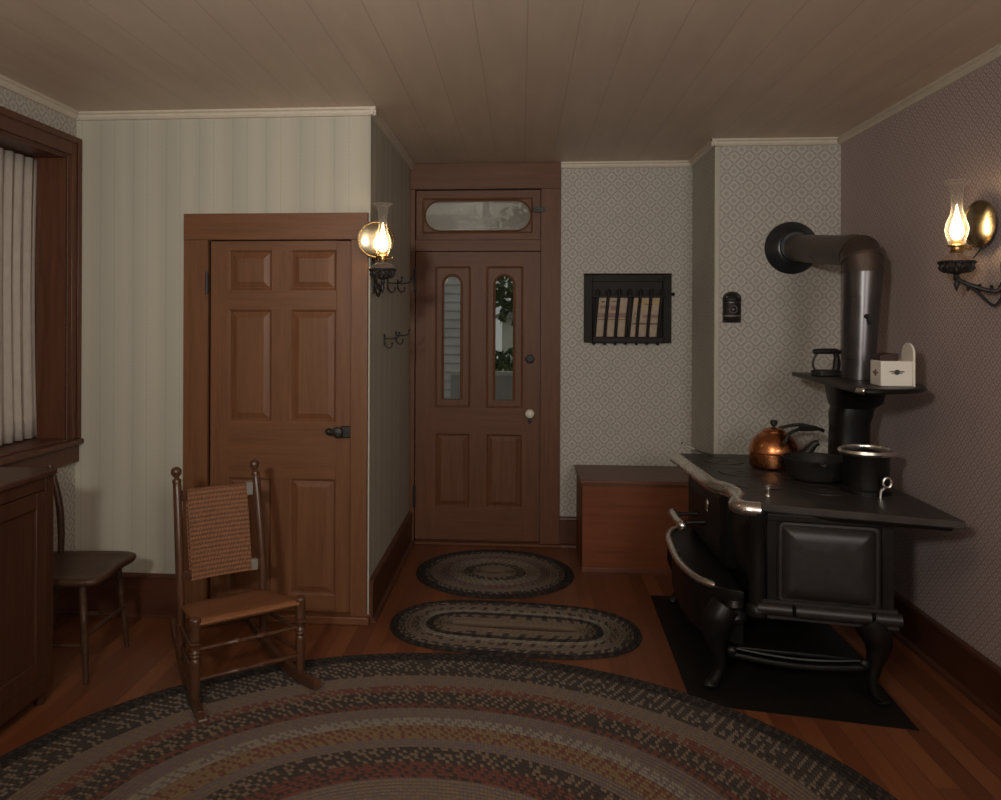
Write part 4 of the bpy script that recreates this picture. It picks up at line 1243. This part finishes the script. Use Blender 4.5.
# ------------------------------------------------------------------ cupboard at the left edge
cb = thing('cupboard', 'low brown wooden cupboard at left edge in front of plank chair', 'cupboard', (-2.10, 2.62, 0))
cx0, cx1, cy0, cy1 = -.235, .195, -.52, .516
m = MB(); m.box(cx0, cx1 - .02, cy0, cy1, .06, .925)
m.build('carcass', 'cupboard', cb, .003)
m = MB(); m.box(cx0, cx1 + .012, cy0 - .012, cy1 + .010, .925, .95)
m.build('top', 'cupboard', cb, .006)
m = MB()
m.box(cx1 - .02, cx1, cy1 - .055, cy1, .06, .925); m.box(cx1 - .02, cx1, cy0, cy0 + .055, .06, .925)
m.box(cx1 - .02, cx1, cy0 + .055, cy1 - .055, .06, .13); m.box(cx1 - .02, cx1, cy0 + .055, cy1 - .055, .875, .925); m.box(cx1 - .02, cx1, -.025, .025, .13, .875)
m.build('face_frame', 'cupboard', cb, .003)
for y0, y1 in ((cy0 + .058, -.028), (.028, cy1 - .058)):
    m = MB()
    for a, b_, c_, d_ in ((y0, y0 + .06, .133, .872), (y1 - .06, y1, .133, .872), (y0 + .06, y1 - .06, .133, .20), (y0 + .06, y1 - .06, .81, .872)):
        m.box(cx1 - .018, cx1 + .002, a, b_, c_, d_)
    m.box(cx1 - .018, cx1 - .008, y0 + .06, y1 - .06, .20, .81)
    dr = m.build('door', 'cupboard', cb, .002)
    m = MB(); m.ball((cx1 + .012, (y1 - .03) if y0 < -.1 else (y0 + .03), .47), .014); m.build('knob', 'castblack', dr)
for sx in (cx0 + .03, cx1 - .035):
    for sy in (cy0 + .035, cy1 - .035):
        m = MB(); m.lathe([(.018, 0), (.022, .01), (.026, .04), (.028, .06)], 12, Matrix.Translation((sx, sy, 0))); m.build('foot', 'cupboard', cb)

# ------------------------------------------------------------------ oil lamps on brackets
def lamp_fittings(wall, lamp, name_label, lamp_label, sgn):
    """wall: point on the wall; lamp: axis point at the burner; sgn: direction the wall faces along x"""
    wx, wy, wz = wall
    lx_, ly_, lz_ = lamp
    br = thing('lamp_bracket', name_label, 'lamp bracket', wall, 0, 'iron lamp brackets')
    L = Vector(lamp) - Vector(wall)
    cz_ = L.z - .105      # cup base
    m = MB()
    m.loft([[(sgn * x, u, v) for u, v in [(-.018, -.10), (.018, -.10), (.022, -.05), (.016, 0), (.022, .05), (.010, .09), (-.010, .09), (-.022, .05), (-.016, 0), (-.022, -.05)]] for x in (.0008, .009)])
    m.build('wall_plate', 'castblack', br, .002)
    m = MB()
    m.tube(catmull([(sgn * .009, 0, -.02), (sgn * .03, L.y * .15, -.055), (L.x * .7, L.y * .6, cz_ - .05), (L.x, L.y, cz_ - .02), (L.x, L.y, cz_)], 6), .009, 10)
    m.tube(catmull([(sgn * .009, 0, -.07), (sgn * .035, L.y * .2, -.11), (L.x * .6, L.y * .5, cz_ - .075), (L.x * .9, L.y * .85, cz_ - .03)], 6), .006, 8)
    for k in range(3):
        c_ = Vector((sgn * .009, 0, -.05)).lerp(Vector((L.x, L.y, cz_ - .05)), .25 + .25 * k)
        m.tube([(c_.x + .010 * math.cos(a_) * .7, c_.y + .010 * math.cos(a_) * .7, c_.z + .014 * math.sin(a_)) for a_ in [2 * PI * i / 12 for i in range(12)]], .004, 6, closed=True)
    m.lathe([(.001, -.072), (.006, -.062), (.011, -.045), (.008, -.03), (.013, -.02), (.009, -.008), (.014, 0)], 14, Matrix.Translation((L.x, L.y, cz_)))
    m.build('arm', 'castblack', br)
    m = MB()
    m.lathe([(.012, -.002), (.035, .004), (.040, .008), (.034, .010), (.010, .006)], 24, Matrix.Translation((L.x, L.y, cz_)))
    for z, r in ((.008, .042), (.026, .056), (.046, .064)):
        m.tube([(L.x + r * math.cos(2 * PI * k / 32), L.y + r * math.sin(2 * PI * k / 32), cz_ + z) for k in range(32)], .0045 if z < .04 else .006, 8, closed=True)
    for k in range(14):
        t = 2 * PI * k / 14
        m.tube(catmull([(L.x + r * math.cos(t + tw), L.y + r * math.sin(t + tw), cz_ + z) for z, r, tw in ((.008, .042, 0), (.022, .060, .06), (.034, .056, .10), (.046, .064, .12))], 3), .006, 6)
    m.build('basket', 'castblack', br)
    # reflector
    if sgn > 0: rc_ = Vector((L.x - .046, L.y + .074, L.z + .100)); fa = Vector((.30, -1, 0)).normalized()
    else: rc_ = Vector((L.x + .084, L.y + .015, L.z + .098)); fa = Vector((-1, -.12, 0)).normalized()
    mt = Matrix.Translation(rc_) @ Vector((0, 0, 1)).rotation_difference(fa).to_matrix().to_4x4()
    m = MB(); m.lathe([(.001, .004), (.04, .002), (.07, -.003), (.086, -.008), (.090, -.004), (.096, -.006), (.096, -.012), (.07, -.012), (.001, -.012)], 40, mt)
    tag(m.build('reflector', 'reflector', br), 'round mirrored reflector')
    m = MB(); m.tube(catmull([rc_ - fa * .02, rc_ - fa * .03 + Vector((0, 0, -.08)), Vector((L.x + .3 * (rc_.x - L.x), L.y + .6 * (rc_.y - L.y), cz_ + .01))], 5), .004, 8)
    m.build('reflector_stem', 'castblack', br)
    # lamp
    lp = thing('oil_lamp', lamp_label, 'oil lamp', (lx_, ly_, lz_ - .092), 0, 'oil lamps')
    m = MB(); m.lathe([(.030, 0), (.034, .004), (.050, .018), (.058, .034), (.058, .044), (.052, .056), (.036, .066), (.022, .070), (.022, .078)], 36, caps=False)
    tag(m.build('font', 'fontglass', lp), 'pinkish glass oil font')
    m = MB(); m.lathe([(.024, .072), (.026, .080), (.020, .084), (.021, .094), (.034, .098), (.034, .102), (.026, .106), (.020, .118), (.012, .126), (.010, .126)], 28)
    bn = m.build('burner', 'brass', lp)
    m = MB(); m.tube([(.02, 0, .09), (.05, .0, .092)], .003, 8); m.lathe([(.011, 0), (.011, .003)], 14, Matrix.Translation((.05, 0, .092)) @ Matrix.Rotation(PI / 2, 4, 'Y'))
    m.build('wick_knob', 'brass', bn)
    m = MB(); m.lathe([(.026, .104), (.030, .115), (.040, .145), (.043, .165), (.039, .190), (.026, .225), (.020, .250), (.021, .290), (.026, .335), (.034, .352), (.044, .358), (.046, .362), (.0445, .364)], 36, caps=False)
    m.tube([(.0455 * math.cos(2 * PI * k / 36), .0455 * math.sin(2 * PI * k / 36), .361) for k in range(36)], .0022, 6, closed=True)
    tag(m.build('chimney', 'lampglass', lp), 'clear glass chimney with flared rim')
    m = MB(); m.lathe([(.008, .126), (.018, .136), (.0235, .155), (.021, .178), (.0135, .205), (.006, .235), (.0005, .268)], 20, None, 1.1, .85)
    tag(m.build('flame', 'flame', lp), 'glowing flame')
    ld = bpy.data.lights.new('flame_light', 'POINT'); ld.energy = 3.0; ld.color = (1.0, .60, .28); ld.shadow_soft_size = .018
    lo = bpy.data.objects.new('flame_light', ld); COL.objects.link(lo); lo.location = (0, -.0, .18); lo.parent = lp
    return br, lp
lamp_fittings((XJ, 4.15, 1.80), (-.690, 3.955, 1.872), 'black iron lamp bracket with round reflector beside closet door', 'lit oil lamp with glass chimney beside the closet door', 1)
lamp_fittings((XR, 3.30, 1.74), (1.755, 3.385, 1.864), 'black iron lamp bracket on the right wall above the range', 'lit oil lamp with glass chimney on the right wall', -1)

# ------------------------------------------------------------------ coat hooks on the closet side wall
def make_hook(loc, label):
    t = thing('coat_hook', label, 'coat hook', loc, 0, 'coat hooks')
    m = MB(); m.box(.0008, .006, -.012, .012, -.045, .035)
    m.lathe([(.014, 0), (.012, .006), (.004, .008)], 12, Matrix.Translation((.004, 0, .022)) @ Matrix.Rotation(PI / 2, 4, 'Y'))
    m.build('plate', 'castblack', t, .002)
    m = MB(); m.tube(catmull([(.005, 0, .005), (.04, 0, .0), (.075, .0, .004), (.098, 0, .014), (.104, 0, .040)], 6), .0048, 8); m.ball((.104, 0, .042), .0085)
    m.build('upper_prong', 'castblack', t)
    m = MB(); m.tube(catmull([(.005, 0, -.012), (.012, 0, -.045), (.030, 0, -.066), (.052, 0, -.056), (.056, 0, -.034)], 6), .0048, 8); m.ball((.056, 0, -.032), .0075)
    m.build('lower_prong', 'castblack', t)
    t.scale = (.85, .8, .8)
    return t
h0 = make_hook((XJ, 4.60, 1.775), 'black iron coat hook in upper row, nearer the lamp')
for loc, label in (((XJ, 4.98, 1.79), 'black iron coat hook in upper row, nearer the outer door'),
                   ((XJ, 4.50, 1.455), 'black iron coat hook in lower row, nearer the lamp'),
                   ((XJ, 4.92, 1.465), 'black iron coat hook in lower row, nearer the outer door')):
    c = copy_tree(h0); c.location = loc; c['label'] = label

# ------------------------------------------------------------------ outside, seen through the door lights
struct(MB().box(-14, 14, YB + .15, 26, -.5, -.35).build('ground_outside', 'grass'), 'grassy ground outside the door', 'ground')
struct(MB().box(-1.9, 1.6, YB + .16, 7.6, -.20, -.06).build('porch_deck', 'deck'), 'grey porch boards outside the door', 'porch')
struct(MB().box(-2.6, 2.2, YB + .15, 7.5, 2.66, 2.72).build('porch_ceiling', 'deck'), 'grey porch ceiling outside the door', 'porch')
rl = thing('porch_railing', 'grey boarded porch rail seen through the right door light', 'railing', (.15, 8.0, -.06))
m = MB(); m.box(-.85, 1.4, -.02, .02, 0, 1.07); m.build('board_panel', 'clap', rl)
m = MB(); m.box(-.85, 1.4, -.05, .05, 1.07, 1.11); m.build('top_rail', 'whitewash', rl)
MB().box(-.355, -.30, 7.42, 7.48, -.06, 2.66).build('porch_post', 'whitewash')
tag(bpy.data.objects['porch_post'], 'slim pale post seen at left of the right door light', 'post')
hs = thing('clapboard_house', 'grey clapboard house wall seen through the left door light', 'house', (-2.35, 11, -.35))
m = MB()
for k in range(28):
    z = .12 * k
    m.loft([[(-1.8, -.012, z), (1.75, -.012, z), (1.75, .10, z), (-1.8, .10, z)], [(-1.8, .008, z + .125), (1.75, .008, z + .125), (1.75, .10, z + .125), (-1.8, .10, z + .125)]])
m.build('clapboards', 'clap', hs)
m = MB(); m.box(1.70, 1.80, -.03, .10, 0, 3.4); m.build('corner_board', 'whitewash', hs)
wc = thing('white_outbuilding', 'pale white building seen through the right door light', 'building', (-.05, 17, -.35))
MB().box(-.35, 2.6, 0, 2, 0, 2.0).build('wall', 'whitewash', wc)
m = MB(); m.loft([[(-.6, y, 1.95), (2.9, y, 1.95), (1.1, y, 2.9)] for y in (-.2, 2.2)]); m.build('roof', 'deck', wc)
tr = thing('leafy_tree', 'green leafy tree seen through the right door light', 'tree', (.55, 12.5, -.35))
m = MB(); m.tube(catmull([(0, 0, 0), (.03, 0, 1.2), (-.04, .05, 2.2), (.1, .1, 3.2)], 5), [.16 - .006 * i for i in range(16)], 10)
m.tube(catmull([(-.02, 0, 1.8), (-.5, .1, 2.5), (-1.0, .1, 2.9)], 5), [.08 - .004 * i for i in range(11)], 8)
m.tube(catmull([(0, 0, 1.9), (.4, -.2, 2.6), (.7, -.3, 3.2)], 5), [.08 - .004 * i for i in range(11)], 8)
m.build('trunk', 'bark', tr)
rnd = random.Random(3)
m = MB()
for k in range(1300):
    th, ph, rr_ = rnd.uniform(0, 2 * PI), rnd.uniform(-1, 1), rnd.uniform(.4, 1) 
    p = Vector((-.5 + 1.5 * rr_ * math.cos(th) * math.sqrt(1 - ph * ph), 1.1 * rr_ * math.sin(th) * math.sqrt(1 - ph * ph), 2.75 + 1.0 * rr_ * ph))
    u = Vector((rnd.uniform(-1, 1), rnd.uniform(-1, 1), rnd.uniform(-1, 1))).normalized(); v = u.orthogonal().normalized()
    s_ = rnd.uniform(.07, .13)
    m.b.faces.new([m.b.verts.new(p + u * s_), m.b.verts.new(p + v * s_ * .5), m.b.verts.new(p - u * s_), m.b.verts.new(p - v * s_ * .5)])
m.build('foliage', 'leaf', tr)
for x, y in ((-.25, 13.0),):
    b_ = thing('garden_shrub', 'low green shrub behind the porch rail outside', 'shrub', (x, y, -.35))
    m = MB(); m.tube([(0, 0, 0), (0, 0, .5)], [.03, .015], 6); m.build('stem', 'bark', b_)
    m = MB()
    for k in range(700):
        th, ph, rr_ = rnd.uniform(0, 2 * PI), rnd.uniform(-1, 1), rnd.uniform(.5, 1)
        p = Vector((.6 * rr_ * math.cos(th) * math.sqrt(1 - ph * ph), .45 * rr_ * math.sin(th) * math.sqrt(1 - ph * ph), .85 + .65 * rr_ * ph))
        u = Vector((rnd.uniform(-1, 1), rnd.uniform(-1, 1), rnd.uniform(-1, 1))).normalized(); v = u.orthogonal().normalized()
        m.b.faces.new([m.b.verts.new(p + u * .08), m.b.verts.new(p + v * .04), m.b.verts.new(p - u * .08), m.b.verts.new(p - v * .04)])
    m.build('foliage', 'leaf', b_)

# ------------------------------------------------------------------ light
w = bpy.data.worlds.new('world'); SC.world = w; w.use_nodes = True
nt = w.node_tree
bg = nt.nodes['Background']
bg.inputs[0].default_value = (.80, .79, .76, 1); bg.inputs[1].default_value = .45
def area(name, loc, target, size, energy, color, sizey=None):
    l = bpy.data.lights.new(name, 'AREA'); l.energy = energy; l.color = color
    l.shape = 'RECTANGLE'; l.size = size; l.size_y = sizey or size
    o = bpy.data.objects.new(name, l); COL.objects.link(o); o.location = loc
    o.rotation_euler = (Vector(target) - Vector(loc)).to_track_quat('-Z', 'Y').to_euler()
    return o
k = area('key_lamp', (-.70, -.40, 2.05), (-.35, 4.2, 2.75), .22, 25, (1.0, .95, .86))
k.data.spread = R(108)
area('ceiling_bounce', (-.3, .45, 1.95), (-.3, .38, 2.65), .7, 34, (1.0, .93, .84)).data.spread = R(150)
area('fill_light', (1.35, -1.0, 2.0), (-.5, 4.6, 1.7), .9, 16, (1.0, .94, .87)).data.spread = R(110)  # added soft light to lift the closet side wall and shadows, no lamp there

SC.view_settings.view_transform = 'Standard'
SC.view_settings.look = 'None'
SC.view_settings.gamma = 1
SC.view_settings.use_curve_mapping = False
SC.view_settings.exposure = 0.0
SC.cycles.use_denoising = True
SC.cycles.max_bounces = 8
SC.cycles.transparent_max_bounces = 16
SC.cycles.sample_clamp_indirect = 4.0
SC.cycles.caustics_reflective = False
SC.cycles.caustics_refractive = False
